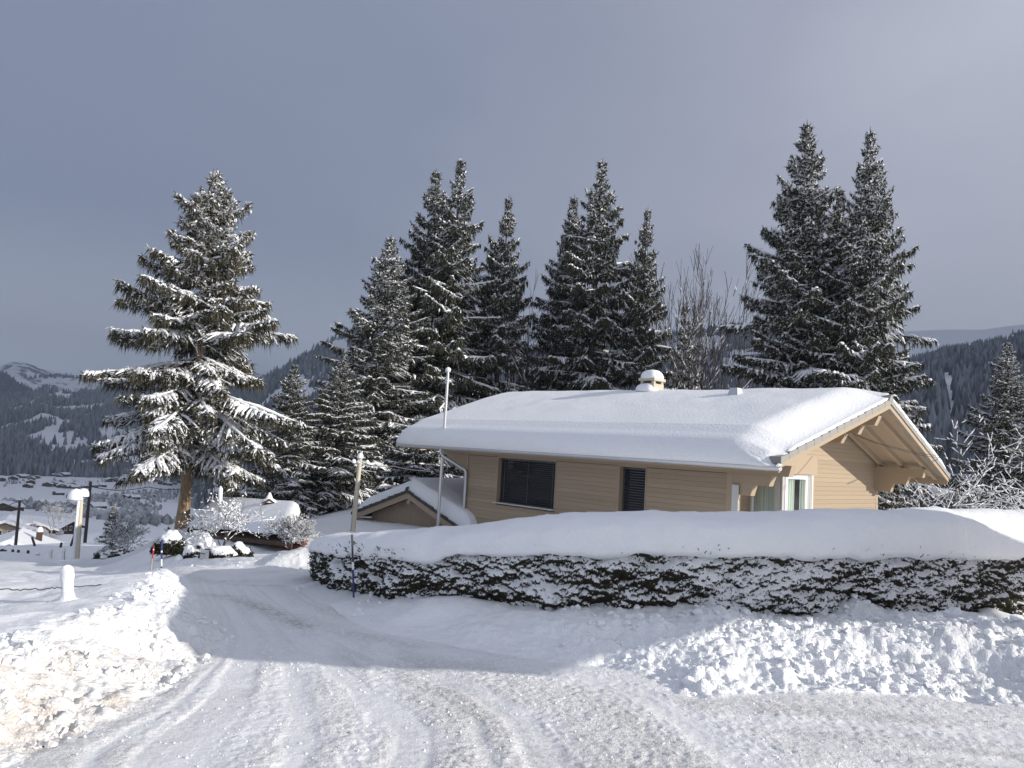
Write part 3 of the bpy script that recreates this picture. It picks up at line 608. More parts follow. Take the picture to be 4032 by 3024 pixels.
tree_at(SP_A, 20, 'spruce_tree', 'middle spruce rising over the ridge of the house roof, left of the chimney', 1297, 357, 50, rz=2.2, wide=1.08, group=GT)
tree_at(SP_B, 20, 'spruce_tree', 'lower spruce behind the left shoulder of the middle spruce', 1240, 436, 53, rz=.8, wide=1.0, group=GT)
tree_at(SP_B, 20, 'spruce_tree', 'narrow spruce right behind the chimney, with level snowy boughs', 1393, 459, 49, rz=3.3, wide=.8, group=GT)
tree_at(SP_C, 20, 'spruce_tree', 'tallest broad spruce of the pair over the right end of the roof', 1735, 278, 44, rz=.9, wide=1.1, group=GT)
tree_at(SP_C, 20, 'spruce_tree', 'pointed right hand spruce of the pair above the roof end', 1888, 291, 43, rz=3.8, wide=.86, group=GT)
tree_at(SP_C, 20, 'spruce_tree', 'shorter spruce filling the foot of the right hand pair behind the roof', 1820, 415, 46, rz=5.8, wide=1.0, group=GT)
tree_at(SP_C, 20, 'spruce_tree', 'spruce at the right edge of the view, beyond the bare branches', 2178, 744, 36, rz=2.9, wide=1.35, group=GT)
tree_at(SP_W, 12, 'spruce_tree', 'small spruce white all over with snow between the bare trees', 1482, 672, 60, rz=1.0, group=GT)
tree_at(SP_A, 20, 'spruce_tree', 'grey green spruce with open snowy twigs right of the lone tree', 640, 792, 36, rz=5.0, wide=1.65, group=GT)
tree_at(SP_S, 7, 'spruce_tree', 'bushy young spruce in the gap behind the garage', 905, 905, 34, rz=1.2, wide=1.7, group=GT)
tree_at(SP_S, 7, 'spruce_tree', 'low dark spruce with drooping snowy boughs behind the shed roof', 585, 985, 33, rz=.4, wide=1.5, group=GT)
tree_at(SP_S, 7, 'spruce_tree', 'squat dark spruce right beside the trunk of the lone tree', 500, 1010, 34, rz=3.4, wide=1.25, group=GT)
tree_at(SP_S, 7, 'spruce_tree', 'young spruce peeping out below the right roof corner of the house', 1935, 1050, 27.5, rz=2.0, wide=1.4, group=GT)
tree_at(SP_S, 7, 'spruce_tree', 'small spruce half hidden behind the garage eave', 880, 1085, 30, rz=5.0, wide=1.0, group=GT)

def bare_tree_meshes(name, seed, H, spread=.35, stems=1, depth=6, twig=None, snow=0.0, r0=None, up=.25, fork=(2, 3), jit=.25, first=.2, minr=.006, blob=0.0):
    rng = np.random.default_rng(seed); r0 = r0 or H * .013; segs = []
    def grow(p, d, l, r, lev):
        m = 3
        for _ in range(m):
            d2 = d + rng.normal(0, jit * .35, 3); d2[2] += up * .12; d2 /= np.linalg.norm(d2); q = p + d2 * l / m; r2 = r * .93
            segs.append((p, q, r, r2, lev)); p, d, r = q, d2, r2
            if lev < depth and lev > 0 and rng.random() < .45:
                nd = d + rng.normal(0, spread * 1.2, 3); nd /= np.linalg.norm(nd); grow(p, nd, l * .6, max(minr, r * .5), lev + 2)
        if lev < depth:
            for _ in range(rng.integers(*fork) if lev else rng.integers(fork[0], fork[1] + 1)):
                nd = d + rng.normal(0, spread, 3); nd[2] += up * .5; nd /= np.linalg.norm(nd); grow(p, nd, l * rng.uniform(.62, .86), max(minr, r * .68), lev + 1)
    for i in range(stems):
        a = rng.random() * 6.28; sp_ = 0 if stems == 1 else spread * rng.uniform(.2, 1.0)
        d = np.array([math.cos(a) * sp_, math.sin(a) * sp_, 1.0]); d /= np.linalg.norm(d)
        grow(np.array([math.cos(a), math.sin(a), 0]) * (0 if stems == 1 else .04 * H * rng.random()), d, H * first * rng.uniform(.8, 1.2), r0 * (1 if stems == 1 else .7), 0)
    A = np.array([s[0] for s in segs]); B = np.array([s[1] for s in segs]); ra = np.array([s[2] for s in segs]); rb = np.array([s[3] for s in segs])
    sc = H / max(B[:, 2].max(), .1); A *= sc; B *= sc
    V, F = tubes(np.stack([A, B], 1), np.stack([ra, rb], 1), 4)
    lev = np.array([s[4] for s in segs]); lo = lev <= 1
    mk = lambda m_: None
    Vt, Ft = tubes(np.stack([A, B], 1)[lo], np.stack([ra, rb], 1)[lo], 6); Vb, Fb = tubes(np.stack([A, B], 1)[~lo], np.stack([ra, rb], 1)[~lo], 3)
    tm = MB().add(Vt, Ft).mesh(name + '_trunk', twig or M_TWIG, True); cm = MB().add(Vb, Fb).mesh(name + '_crown', twig or M_TWIG, True); smm = None
    if snow > 0:
        hz2 = np.abs((B - A)[:, 2]) / (np.linalg.norm(B - A, axis=1) + 1e-9); kk = (hz2 < .88) & (rng.random(len(A)) < min(1, .35 + snow * .5))
        w = np.maximum(ra, .012)[kk] * (1.0 + snow * .5) + .006 * snow; Q = np.stack([A[kk], (A[kk] + B[kk]) / 2, B[kk]], 1); Q[..., 2] += w[:, None] * .9
        mbs = MB(); V, F = tubes(Q, w[:, None] * np.array([.7, 1.1, .5]) * rng.uniform(.6, 1.4, (kk.sum(), 3)), 5, .9); mbs.add(V, F)
        if blob > 0:
            ib = np.where(rng.random(len(A)) < .12)[0]; c = (A[ib] + B[ib]) / 2; rbk = blob * rng.uniform(.5, 1.3, len(ib)); dirs = (B - A)[ib]; dirs /= np.linalg.norm(dirs, axis=1, keepdims=True) + 1e-9
            Q = c[:, None] + dirs[:, None] * (rbk[:, None] * np.array([-1, -.4, .4, 1]))[..., None]; Q[..., 2] += rbk[:, None] * .5
            V, F = tubes(Q, rbk[:, None] * np.array([.1, .8, .8, .1]), 6, .85); mbs.add(V, F)
        smm = mbs.mesh(name + '_snow', M_TREESNOW, True)
    return tm, cm, smm
BT1 = bare_tree_meshes('bare_tree', 1, 14, .20, 3, 5, None, .22, .07, .55, (2, 3), .18, .25, .011)
BT2 = bare_tree_meshes('bare_stem', 2, 13, .14, 4, 5, None, .22, .07, .7, (1, 3), .14, .27, .011)
for i, (px, yt, D, rz, me, H, lab) in enumerate((
    (1530, 512, 56, .2, BT1, 14, 'tall bare tree with a fan of fine twigs right of the chimney'),
    (1568, 545, 58, 1.7, BT2, 13, 'bare stems right beside the left edge of the right hand pair of spruces'),
    (1485, 560, 57, 3.1, BT1, 14, 'bare tree left of the tall fan, standing over the white little spruce'),
    (1455, 590, 60, 4.4, BT2, 13, 'thin bare stems just right of the narrow chimney spruce'),
    (1155, 590, 50, .9, BT2, 13, 'bare dark stems in the gap between the left clump and the middle spruce'),
    (1135, 640, 54, 2.9, BT2, 13, 'second cluster of bare stems in the same gap, nearer the left clump'),
    (1185, 655, 46, 5.1, BT1, 14, 'low forked bare tree at the foot of the gap before the middle spruce'))):
    tree_at(me, H, 'bare_tree', lab, px, yt, D, rz=rz, group='bare trees behind the house', cat='bare tree')
BS1 = bare_tree_meshes('snowy_branches', 5, 6, .75, 6, 4, None, .7, .045, .05, (1, 3), .4, .34)
BS2 = bare_tree_meshes('snowy_branches', 6, 6, .6, 5, 4, None, .7, .045, .12, (1, 3), .35, .34)
for px, yt, D, rz, me, lab in ((2010, 880, 30, .3, BS1, 'sprawling bare shrub with long snowy rods beside the right roof corner'), (2075, 900, 32, 2.2, BS2, 'snow lined bare tree right of the roof corner, under the overhead cable'), (1985, 985, 28, 4.0, BS1, 'low tangle of snowy rods just above the hedge, right of the house'),
    (2130, 930, 31, 5.2, BS2, 'snow lined bare shrub before the spruce at the right edge'), (2200, 960, 30, 1.2, BS1, 'bare snowy shrub cut by the right edge of the view'), (2050, 1010, 27, 3.0, BS1, 'lowest spread of snowy branches above the hedge top')):
    tree_at(me, 6, 'bare_shrub', lab, px, yt, D, rz=rz, group='snowy bare shrubs right of the house', cat='shrub')
# frosted tree down the meadow
FT = bare_tree_meshes('frosted_tree', 8, 9, .42, 1, 7, M_FROSTTWIG, .55, .16, .30, (2, 4), .25, .17)
b = gat(112, 1172, .2, 60); Df = math.hypot(b[0], b[1]); t_ = at(112, 1076, Df)
s = (t_[2] - b[2]) / 9.0; plant_tree(FT, 'frosted_tree', 'round frosted bare tree standing alone in the meadow between the two dark poles', 'tree', tuple(b), 0, (s, s, s))

# ------------------------------------------------------------------ the wooden house
C = at(2886.6 / K, 1865.3 / K, 18.5); HB = -2.9 + EYE        # right front corner, wall base level
house = empty('wooden_house', (C[0], C[1], HB), YAW, 'light wooden bungalow with a thick snow roof behind the snowy hedge', 'house')
def zz(z): return z + EYE - HB
def hb(name, m_, x0, x1, y0, y1, z0, z1, parent=house): return MB().box(x0, x1, y0, y1, zz(z0), zz(z1)).build(name, m_, parent)
WL = -9.5; GD = 8.58
def zbr(y): return 1.605 - .337 * abs(y - 4.28)              # lower edge of rafters and barge boards
SOF = .12                                                    # boarded soffit above that
WIN1 = (-7.97, -5.53, -1.66, -.245); DOOR = (-3.30, -2.42, -2.6, -.245)
walls = MB()
for x0, x1, z0, z1 in ((WL + .02, WIN1[0], -2.9, -.1), (WIN1[1], DOOR[0], -2.9, -.1), (DOOR[1], -.03, -2.9, -.1), (WIN1[0], WIN1[1], -2.9, WIN1[2] - .02), (DOOR[0], DOOR[1], -2.9, DOOR[2])): walls.box(x0, x1, .03, .2, zz(z0), zz(z1))
walls.prism([(.2, zz(-2.9)), (GD - .02, zz(-2.9)), (GD - .02, zz(zbr(GD) + .1)), (4.28, zz(1.69)), (.2, zz(zbr(.2) + .1))], 'x', -.2, -.03)
walls.prism([(.2, zz(-2.9)), (GD - .02, zz(-2.9)), (GD - .02, zz(zbr(GD) + .1)), (4.28, zz(1.69)), (.2, zz(zbr(.2) + .1))], 'x', WL + .02, WL + .2)
walls.box(WL + .02, -.03, GD - .2, GD - .02, zz(-2.9), zz(.2))
wall = walls.build('wall', M_BACK, house)
PITCHB = .1197; rngp = random.Random(4)
k0 = -20
for k_ in range(k0, 2):                                      # front siding
    za = -.376 + PITCHB * k_ - .0; zb_ = za + PITCHB
    if za < -2.85 or zb_ > -.235: continue
    spans = [(WL + .15, -.145)]
    for ox0, ox1, oz0, oz1 in (WIN1, DOOR):
        if zb_ > oz0 + .01 and za < oz1:
            spans = [q for s0, s1 in spans for q in ((s0, min(s1, ox0)), (max(s0, ox1), s1)) if q[1] - q[0] > .02]
    for s0, s1 in spans:
        o = MB().box(s0 + .002, s1 - .002, -.006 - rngp.random() * .003, .028, zz(za + .002), zz(zb_ - .002)).build('siding_board', M_PLANK, wall)
for k_ in range(k0, 20):                                     # gable siding, cut to the roof slope
    za = -.379 + PITCHB * k_ + .002; zb_ = za + PITCHB - .004
    if za < -2.85: continue
    lim = lambda z: (4.28 - (1.605 + SOF - z) / .337, 4.28 + (1.605 + SOF - z) / .337)
    if za > 1.605 + SOF - .02: break
    a0, a1 = lim(za); b0, b1 = lim(min(zb_, 1.605 + SOF - .001)); lo, hi = .0, GD - .10
    spans = [(max(a0, lo), min(a1, hi), max(b0, lo), min(b1, hi))]
    for s0, s1, t0, t1 in spans:
        x1 = .012 + rngp.random() * .003
        MB().hexa([(-.028, s0, zz(za)), (x1, s0, zz(za)), (x1, s1, zz(za)), (-.028, s1, zz(za)), (-.028, t0, zz(zb_)), (x1, t0, zz(zb_)), (x1, t1, zz(zb_)), (-.028, t1, zz(zb_))]).build('siding_board', M_PLANK, wall)
hb('corner_board', M_BEAM, WL, WL + .148, -.022, .12, -2.9, -.245); hb('corner_board', M_BEAM, -.143, -.001, -.022, -.001, -2.9, -.245); hb('corner_board', M_BEAM, -.02, .022, GD - .1, GD + .03, -2.9, -.05)
# stepped purlins
def purlin(y0, y1, ztop, tips, x_in, left=None):
    ta, tb = zz(ztop), zz(ztop - .25); mb = MB()
    (u1, l1), (u2, l2), (u3, l3) = tips
    right = [(u1, zz(ztop)), (l1, zz(ztop - .248)), (u2, zz(ztop - .25)), (l2, zz(ztop - .483)), (u3, zz(ztop - .485)), (l3, zz(ztop - .73))]
    if left is None:
        mb.prism([(x_in, zz(ztop)), (x_in, zz(ztop - .73))] + right[::-1], 'y', y0, y1)
    else:
        mb.prism([(left - u1, zz(ztop)), (left - l1, zz(ztop - .248))] + [(l1, zz(ztop - .248)), (u1, zz(ztop))], 'y', y0, y1)
        mb.prism([(-.146, zz(ztop - .25)), (-.146, zz(ztop - .73))] + right[:1:-1], 'y', y0 + .003, y1 - .003)
        mb.prism([(left + .146, zz(ztop - .25)), (left + .146, zz(ztop - .73))] + [(left - a, b_) for a, b_ in right[:1:-1]], 'y', y0 + .003, y1 - .003)
    return mb.build('purlin', M_BEAM, house)
TIPS = ((1.42, 1.35), (.98, .90), (.53, .46))
purlin(-.02, .18, .005, TIPS, 0, WL); purlin(8.38, 8.58, .135, TIPS, -.2); purlin(4.18, 4.38, 1.415, ((1.66, 1.55), (1.24, 1.14), (.81, .70)), -.2)
def ex(y): return np.interp(y, [-.63, 4.28, 9.60], [1.475, 1.89, 1.69])   # the gable overhang widens to the ridge
XL = -12.05
def slope_prism(name, m_, x0f, x1f, y0, y1, dz0, dz1, parent=house, mb=None):
    q = mb or MB(); V = []
    for d in (dz0, dz1):
        for (y, xs) in ((y0, (0, 1)), (y1, (1, 0))):
            for j in xs: V.append(((x0f, x1f)[j](y), y, zz(zbr(y) + d)))
    q.hexa(V); return q if mb else q.build(name, m_, parent)
cst = lambda c: (lambda y: c)
roof = empty('roof', (0, 0, 0)); roof.parent = house
deck = MB()
for y0, y1 in ((-.63, 4.28), (4.28, 9.6)): slope_prism('', None, cst(XL), lambda y: ex(y) - .045, y0, y1, SOF, SOF + .05, mb=deck)
deck.build('roof_deck', M_BEAM, roof)
for y0, y1 in ((-.66, 4.28), (4.28, 9.63)):
    slope_prism('barge_board', M_BEAM, lambda y: ex(y) - .045, lambda y: ex(y), y0, y1, .0, .115, roof)
    slope_prism('barge_board', M_BEAM, cst(XL - .045), cst(XL), y0, y1, .0, .115, roof)
for xr in (.14, .74, 1.36, -9.9, -10.6, -11.3):
    for y0, y1 in ((-.5, 4.17), (4.39, 9.5)): slope_prism('rafter', M_BEAM, cst(xr - .05), cst(xr + .05), y0, y1, -.005, SOF - .002, roof)
for i in range(1, 13):                                       # soffit board joints as battens on the visible right slope
    pass
hb('fascia', M_BEAM, XL, 1.45, -.665, -.625, -.16, .02, roof); hb('fascia', M_BEAM, XL, 1.66, 9.605, 9.64, -.28, -.04, roof)
# tiles: full courses lie under the snow, the verge shows
under = MB()
for y0, y1 in ((-.7, 4.28), (4.28, 9.67)): slope_prism('', None, cst(XL - .03), lambda y: ex(y) - .22, y0, y1, SOF + .052, SOF + .11, mb=under)
under.build('tile_field', M_TILE, roof)
nt_ = 15
for sgn in (0, 1):
    for i in range(nt_):
        y0 = -.70 + (4.28 + .70) * i / nt_ if sgn == 0 else 9.67 - (9.67 - 4.28) * i / nt_
        y1 = -.70 + (4.28 + .70) * (i + 1) / nt_ if sgn == 0 else 9.67 - (9.67 - 4.28) * (i + 1) / nt_
        ya, yb_ = min(y0, y1), max(y0, y1); V = []; j = rngp.uniform(-.006, .006)
        for d0, d1 in ((.118, .118), (.262, .235)):           # lower end of a tile stands proud of the next one
            lo_y, hi_y = (y0, y1); h0, h1 = (d0, d1)
            pts = [(lo_y, h0), (hi_y, h1)]; pts.sort()
            (pa, ha), (pb, hb_) = pts
            V += [(ex(pa) - .23, pa + .006, zz(zbr(pa) + ha + j)), (ex(pa) + .035, pa + .006, zz(zbr(pa) + ha + j)), (ex(pb) + .035, pb - .006, zz(zbr(pb) + hb_ + j)), (ex(pb) - .23, pb - .006, zz(zbr(pb) + hb_ + j))]
        MB().hexa(V).build('verge_tile', M_TILE, roof)
MB().prism([(4.13, zz(1.80)), (4.43, zz(1.80)), (4.36, zz(1.90)), (4.28, zz(1.965)), (4.20, zz(1.90))], 'x', 1.62, 1.93).build('ridge_tile', M_TILE, roof)
# gutter, brackets and downpipe
g = MB(); gx0, gx1 = -12.2, 1.53; an = np.linspace(math.pi, 2 * math.pi, 11); R0 = .078
Vg = []
for x in (gx0, gx1):
    for rr_ in (R0, R0 - .008):
        for a in an: Vg.append((x, -.765 + rr_ * math.cos(a), zz(-.045) + rr_ * math.sin(a)))
F = []
for i in range(10): F += [(i, i + 1, 22 + i + 1, 22 + i), (11 + i, 33 + i, 33 + i + 1, 11 + i + 1)]
F += [(0, 22, 33, 11), (10, 21, 43, 32)]
g.add(Vg, np.array(F)); g.prism([(-.765 + R0 * math.cos(a), zz(-.045) + R0 * math.sin(a)) for a in an], 'x', gx1, gx1 + .006); g.prism([(-.765 + R0 * math.cos(a), zz(-.045) + R0 * math.sin(a)) for a in an], 'x', gx0 - .006, gx0)
V, F = tubes(np.array([[(gx0, -.765 - R0, zz(-.04)), (gx1, -.765 - R0, zz(-.04))]]), np.full((1, 2), .011), 8); g.add(V, F)
gut = g.build('gutter', M_ZINC, roof, False)
bm = MB(); A_ = [(-.765 + (R0 + .006) * math.cos(a), zz(-.045) + (R0 + .006) * math.sin(a)) for a in an]; B_ = [(-.765 + (R0 + .001) * math.cos(a), zz(-.045) + (R0 + .001) * math.sin(a)) for a in an[::-1]]
for i in range(10): bm.prism([A_[i], A_[i + 1], B_[9 - i], B_[10 - i]], 'x', -.014, .014)
bme = bm.mesh('gutter_bracket', M_ZINC)
for i in range(20): link('gutter_bracket', bme, roof).location = (-11.9 + i * .69 + rngp.uniform(-.05, .05), 0, 0)
dp = np.array([(-9.86, -.765, zz(-.11)), (-9.86, -.765, zz(-.22)), (-9.83, -.72, zz(-.33)), (-9.75, -.60, zz(-.40)), (-9.45, -.22, zz(-.66)), (-9.37, -.12, zz(-.74)), (-9.34, -.085, zz(-.84)), (-9.34, -.085, zz(-1.5)), (-9.34, -.085, zz(-2.8))])
V, F = tubes(dp[None], np.full((1, len(dp)), .05), 12); MB().add(V, F).build('downpipe', M_ZINC, house, True)
# windows with lowered blinds
def window(x0, x1, z0, z1, jl, depth, nsl, sill=True, cords=(.08, .5, .92)):
    w = MB(); t = .028
    w.box(x0, x0 + t, -.022, depth, zz(z0), zz(z1)); w.box(x1 - t, x1, -.022, depth, zz(z0), zz(z1)); w.box(x0 + t, x1 - t, -.022, depth, zz(z1 - t), zz(z1))
    wf = w.build('window', M_BEAM, house)
    MB().box(x0 + t, x1 - t, depth + .03, depth + .05, zz(z0), zz(z1 - t)).build('window_pane', M_GLASS, wf)
    h = (z1 - t - .06 - z0) / nsl; sm_ = MB()
    a = math.radians(38); c_, s_ = math.cos(a) * .036, math.sin(a) * .036
    sm_.hexa([(x0 + t + .008, -c_, -s_), (x1 - t - .008, -c_, -s_), (x1 - t - .008, c_, s_), (x0 + t + .008, c_, s_), (x0 + t + .008, -c_ - .002, -s_ + .004), (x1 - t - .008, -c_ - .002, -s_ + .004), (x1 - t - .008, c_ - .002, s_ + .004), (x0 + t + .008, c_ - .002, s_ + .004)])
    me = sm_.mesh('blind_slat', M_BLIND)
    for i in range(nsl):
        o = link('blind_slat', me, wf); o.location = (0, depth - .02, zz(z0 + h * (i + .5))); o.rotation_euler = (rngp.uniform(-.05, .05), 0, 0)
    for q in cords:
        xc = x0 + t + (x1 - x0 - 2 * t) * q; MB().box(xc - .006, xc + .006, depth - .062, depth - .058, zz(z0), zz(z1 - t)).build('blind_cord', M_CORD, wf)
    MB().box(x0 + t + .004, x1 - t - .004, depth - .05, depth + .02, zz(z1 - t - .06), zz(z1 - t - .001)).build('blind_box', M_BLIND, wf)
    if sill: MB().box(x0 - .06, x1 + .02, -.085, depth, zz(z0 - .045), zz(z0 - .002)).build('window_sill', M_SILL, wf)
    return wf
window(WIN1[0], WIN1[1], WIN1[2] + .05, WIN1[3], .13, .15, 21); window(DOOR[0], DOOR[1], DOOR[2], DOOR[3], .2, .17, 34, False, (.08, .92))
# glazed corner bay
bay = empty('corner_bay', (0, 0, 0)); bay.parent = house
hb('fascia_box', M_BEAM, .001, .875, .50, 2.46, -.18, .268, bay)
hb('room_back', M_ROOM, .02, .03, .80, 2.28, -2.7, -.19, bay); hb('room_back', M_ROOM, .02, .8, 2.26, 2.28, -2.7, -.19, bay)
def bar(nm, m_, x0, x1, y0, y1, z0=-2.7, z1=-.184): hb(nm, m_, x0, x1, y0, y1, z0, z1, bay)
bar('frame_bar', M_GREYFRAME, .026, .085, .745, .80); bar('frame_bar', M_FRAME, .086, .125, .742, .79); bar('frame_bar', M_GREYFRAME, .655, .79, .745, .80); bar('frame_bar', M_GREYFRAME, .125, .655, .75, .79, -.30, -.184)
MB().add([(.126, .768, zz(-2.7)), (.654, .768, zz(-2.7)), (.654, .768, zz(-.301)), (.126, .768, zz(-.301))], np.array([(0, 1, 2, 3)])).build('pane', M_PANE, bay)
bar('frame_bar', M_GREYFRAME, .80, .84, .745, .86); bar('frame_bar', M_WIRE, .80, .835, .861, .872); bar('frame_bar', M_FRAME, .80, .85, .873, .925); bar('frame_bar', M_GREYFRAME, .80, .838, .926, .945)
bar('door_frame', M_FRAME, .80, .85, .946, .99, -2.7, -.232); bar('door_frame', M_FRAME, .80, .85, 1.90, 1.99, -2.7, -.232); bar('door_frame', M_FRAME, .80, .85, .991, 1.899, -.30, -.232); bar('frame_bar', M_GREYFRAME, .80, .842, .946, 2.06, -.231, -.184)
MB().add([(.832, .991, zz(-2.7)), (.832, 1.899, zz(-2.7)), (.832, 1.899, zz(-.301)), (.832, .991, zz(-.301))], np.array([(0, 1, 2, 3)])).build('pane', M_PANE, bay)
bar('frame_bar', M_GREYFRAME, .80, .845, 1.992, 2.075, -2.7, -.232); bar('frame_bar', M_WIRE, .80, .835, 2.076, 2.09); bar('frame_bar', M_GREYFRAME, .80, .84, 2.091, 2.15); bar('frame_bar', M_WIRE, .80, .835, 2.151, 2.165); bar('frame_bar', M_GREYFRAME, .80, .84, 2.166, 2.24); bar('frame_bar', M_FRAME, .80, .852, 2.241, 2.295); bar('frame_bar', M_BEAM, .001, .845, 2.296, 2.37)
def curtain(p0, p1, waves, seed):
    n = 90; u = np.linspace(0, 1, n); p0 = np.array(p0); p1 = np.array(p1); d = p1 - p0; nn = np.array([-d[1], d[0]]) / np.linalg.norm(d)
    off = .022 * np.sin(u * waves * 6.28 + seed) + .012 * np.sin(u * waves * 2.7 * 6.28 + seed * 2); q = p0 + d * u[:, None] + nn * off[:, None]
    V = np.concatenate([np.c_[q, np.full(n, zz(-2.65))], np.c_[q, np.full(n, zz(-.30))]]); i = np.arange(n - 1)
    MB().add(V, np.stack([i, i + 1, n + i + 1, n + i], 1)).build('curtain', M_CURTAIN, bay, True)
curtain((.06, .805), (.79, .805), 7, .5); curtain((.785, .96), (.785, 1.42), 5, 1.4); curtain((.785, 1.74), (.785, 1.99), 2, 2.2)
pn = MB().box(.026, .19, -.075, -.045, zz(-2.9), zz(-.50)).build('side_panel', M_PANEL, house)
hb('vent_grille', M_FRAME, .016, .05, 2.50, 2.62, -.37, -.07); vg = house.children[-1]
for i in range(6): MB().box(.05, .062, 2.512, 2.608, zz(-.35 + i * .048), zz(-.33 + i * .048)).build('louvre', M_GREYFRAME, vg)
hb('wall_lamp', M_BEAM, .016, .06, 2.50, 2.56, -.80, -.66)
# snow on the roof
def roof_snow():
    xs = np.concatenate([np.linspace(XL - .20, XL + .9, 22)[:-1], np.linspace(XL + .9, .3, 120)[:-1], np.linspace(.3, 1, 34)])
    xs = np.concatenate([np.linspace(XL - .22, XL + .9, 26)[:-1], np.linspace(XL + .9, .2, 130)[:-1], np.linspace(.2, 1.0, 14)[:-1] * 1.0])
    fr_r = np.linspace(0, 1, 30)
    prof = [(-.835, -.035), (-.865, .02), (-.885, .10), (-.885, .19), (-.865, .28), (-.825, .365), (-.765, .44), (-.685, .51), (-.58, .575), (-.44, .643), (-.26, .716)]
    ysl = np.linspace(-.05, 3.6, 46); yrd = np.linspace(3.7, 4.9, 15); yb2 = np.linspace(5.0, 9.1, 26)
    def top(y): return 2.25 - .337 * (np.sqrt((y - 4.28) ** 2 + .16) - .25)
    rows = prof + [(y, float(top(y))) for y in np.concatenate([ysl, yrd, yb2])] + [(9.4, .36), (9.6, .2), (9.72, .02), (9.74, -.06)]
    rows = np.array(rows); ny = len(rows)
    xa = np.concatenate([np.linspace(0, 1, 26)[:-1] * 1.1, 1.1 + np.linspace(0, 1, 130)[:-1] * (1.2 - XL - 1.1 - 1.35)]); xa = XL - .2 + xa
    U = np.concatenate([xa, xa[-1] + (np.linspace(0, 1, 36)[1:]) ** 1.0 * 10]) ; nx = len(U); nfix = len(xa)
    V = np.zeros((ny, nx, 3))
    for i, (y, z) in enumerate(rows):
        xe = float(ex(np.clip(y, -.6, 9.6))) + .01; x = np.concatenate([xa, xa[-1] + np.linspace(0, 1, 36)[1:] * (xe - xa[-1])])
        tile = 1.605 + .262 - .337 * abs(y - 4.28); base = min(z, max(tile, -.06)) if y > -.72 else min(z, -.05)
        th = max(z - base, 0)
        dl = x - (XL - .2); fl = np.sqrt(np.clip(1 - np.clip(1 - dl / .48, 0, 1) ** 2.2, 0, 1))
        dr_ = xe - x; vr = (.10 if y < 4.28 else .40); fr2 = vr + (1 - vr) * smooth(0, 1.15, dr_) ** .9
        if y > 4.28: fr2 = np.where(dr_ < .06, .05 + .35 * np.sqrt(np.clip(dr_ / .06, 0, 1)), fr2)
        nz_ = (fbm(x * .8, np.full_like(x, y * .8), oct=3, seed=91) - .5) * .07 + (fbm(x * .25, np.full_like(x, y * .3), oct=2, seed=92) - .5) * .12
        k_ = smooth(-.9, 2.6, y) * smooth(9.6, 8.6, y)
        V[i, :, 0] = x; V[i, :, 1] = y + (0 if y > -.3 else 1) * (.10 * (1 - fl) + (.16 * (1 - smooth(0, .35, dr_))) * (1 if z > .02 else .4)); V[i, :, 2] = zz(base + th * fl * fr2 + nz_ * k_ * fl * smooth(0, 1, dr_))
    # skirts close the body at both verges
    bl = V[:, 0].copy(); br = V[:, -1].copy()
    bl[:, 2] = [zz(min(r[1], 1.605 + .2 - .337 * abs(r[0] - 4.28)) - .02) for r in rows]; br[:, 2] = [zz(min(r[1], 1.605 + .2 - .337 * abs(r[0] - 4.28)) - .02) for r in rows]; br[:, 0] -= .03; bl[:, 0] += .05
    V = np.concatenate([bl[:, None], V, br[:, None]], 1); nx2 = V.shape[1]; idx = np.arange(ny * nx2).reshape(ny, nx2)
    F = np.stack([idx[:-1, :-1], idx[:-1, 1:], idx[1:, 1:], idx[1:, :-1]], -1).reshape(-1, 4)
    return MB().add(V.reshape(-1, 3), F).build('roof_snow', M_ROOFSNOW, roof, True)
roof_snow()
# chimney and roof vent
ch = MB().box(-5.66, -5.12, 3.88, 4.42, zz(1.7), zz(2.36)).build('chimney', M_CONC, house)
for x0 in (-5.65, -5.23):
    for y0 in (3.89, 4.31): MB().box(x0, x0 + .10, y0, y0 + .10, zz(2.36), zz(2.45)).build('cap_foot', M_CONC, ch)
MB().box(-5.70, -5.08, 3.84, 4.46, zz(2.45), zz(2.54)).build('cap_slab', M_CONC, ch)
MB().box(-5.54, -5.24, 4.0, 4.3, zz(2.36), zz(2.449)).build('flue', M_BLIND, ch)
def dome(cx, cy, z, rx, ry, h, n=24, m=8, pw=3.0, seed=0, nz_=.04):
    V = []
    for j in range(m + 1):
        q = j / m; rr_ = (1 - q ** 2.6) ** .5 if j < m else 0.02
        for i in range(n):
            a = 2 * math.pi * i / n; c_, s_ = math.cos(a), math.sin(a); k_ = (abs(c_) ** pw + abs(s_) ** pw) ** (-1 / pw)
            V.append((cx + rx * rr_ * c_ * k_, cy + ry * rr_ * s_ * k_, z + h * q))
    V = np.array(V); V[:, 2] += (fbm(V[:, 0] * 4, V[:, 1] * 4, oct=2, seed=seed) - .5) * nz_; idx = np.arange((m + 1) * n).reshape(m + 1, n)
    F = np.stack([idx[:-1], np.roll(idx[:-1], -1, 1), np.roll(idx[1:], -1, 1), idx[1:]], -1).reshape(-1, 4)
    return V, [F, np.array(idx[-1]), np.array(idx[0][::-1])]
V, F = dome(-5.39, 4.15, zz(2.525), .335, .335, .32, seed=3); MB().add(V, F).build('snow_cap', M_ROOFSNOW, ch, True)
V, F = dome(-5.46, 4.02, zz(2.1), .36, .33, .30, seed=4); MB().add(V, F).build('snow_cap', M_ROOFSNOW, ch, True)
MB().hexa([(-2.08, 3.08, zz(1.72)), (-1.70, 3.08, zz(1.72)), (-1.70, 3.46, zz(1.72)), (-2.08, 3.46, zz(1.72)), (-2.00, 3.15, zz(2.09)), (-1.77, 3.15, zz(2.09)), (-1.77, 3.38, zz(2.09)), (-2.00, 3.38, zz(2.09))]).build('roof_vent', M_ZINC, house)

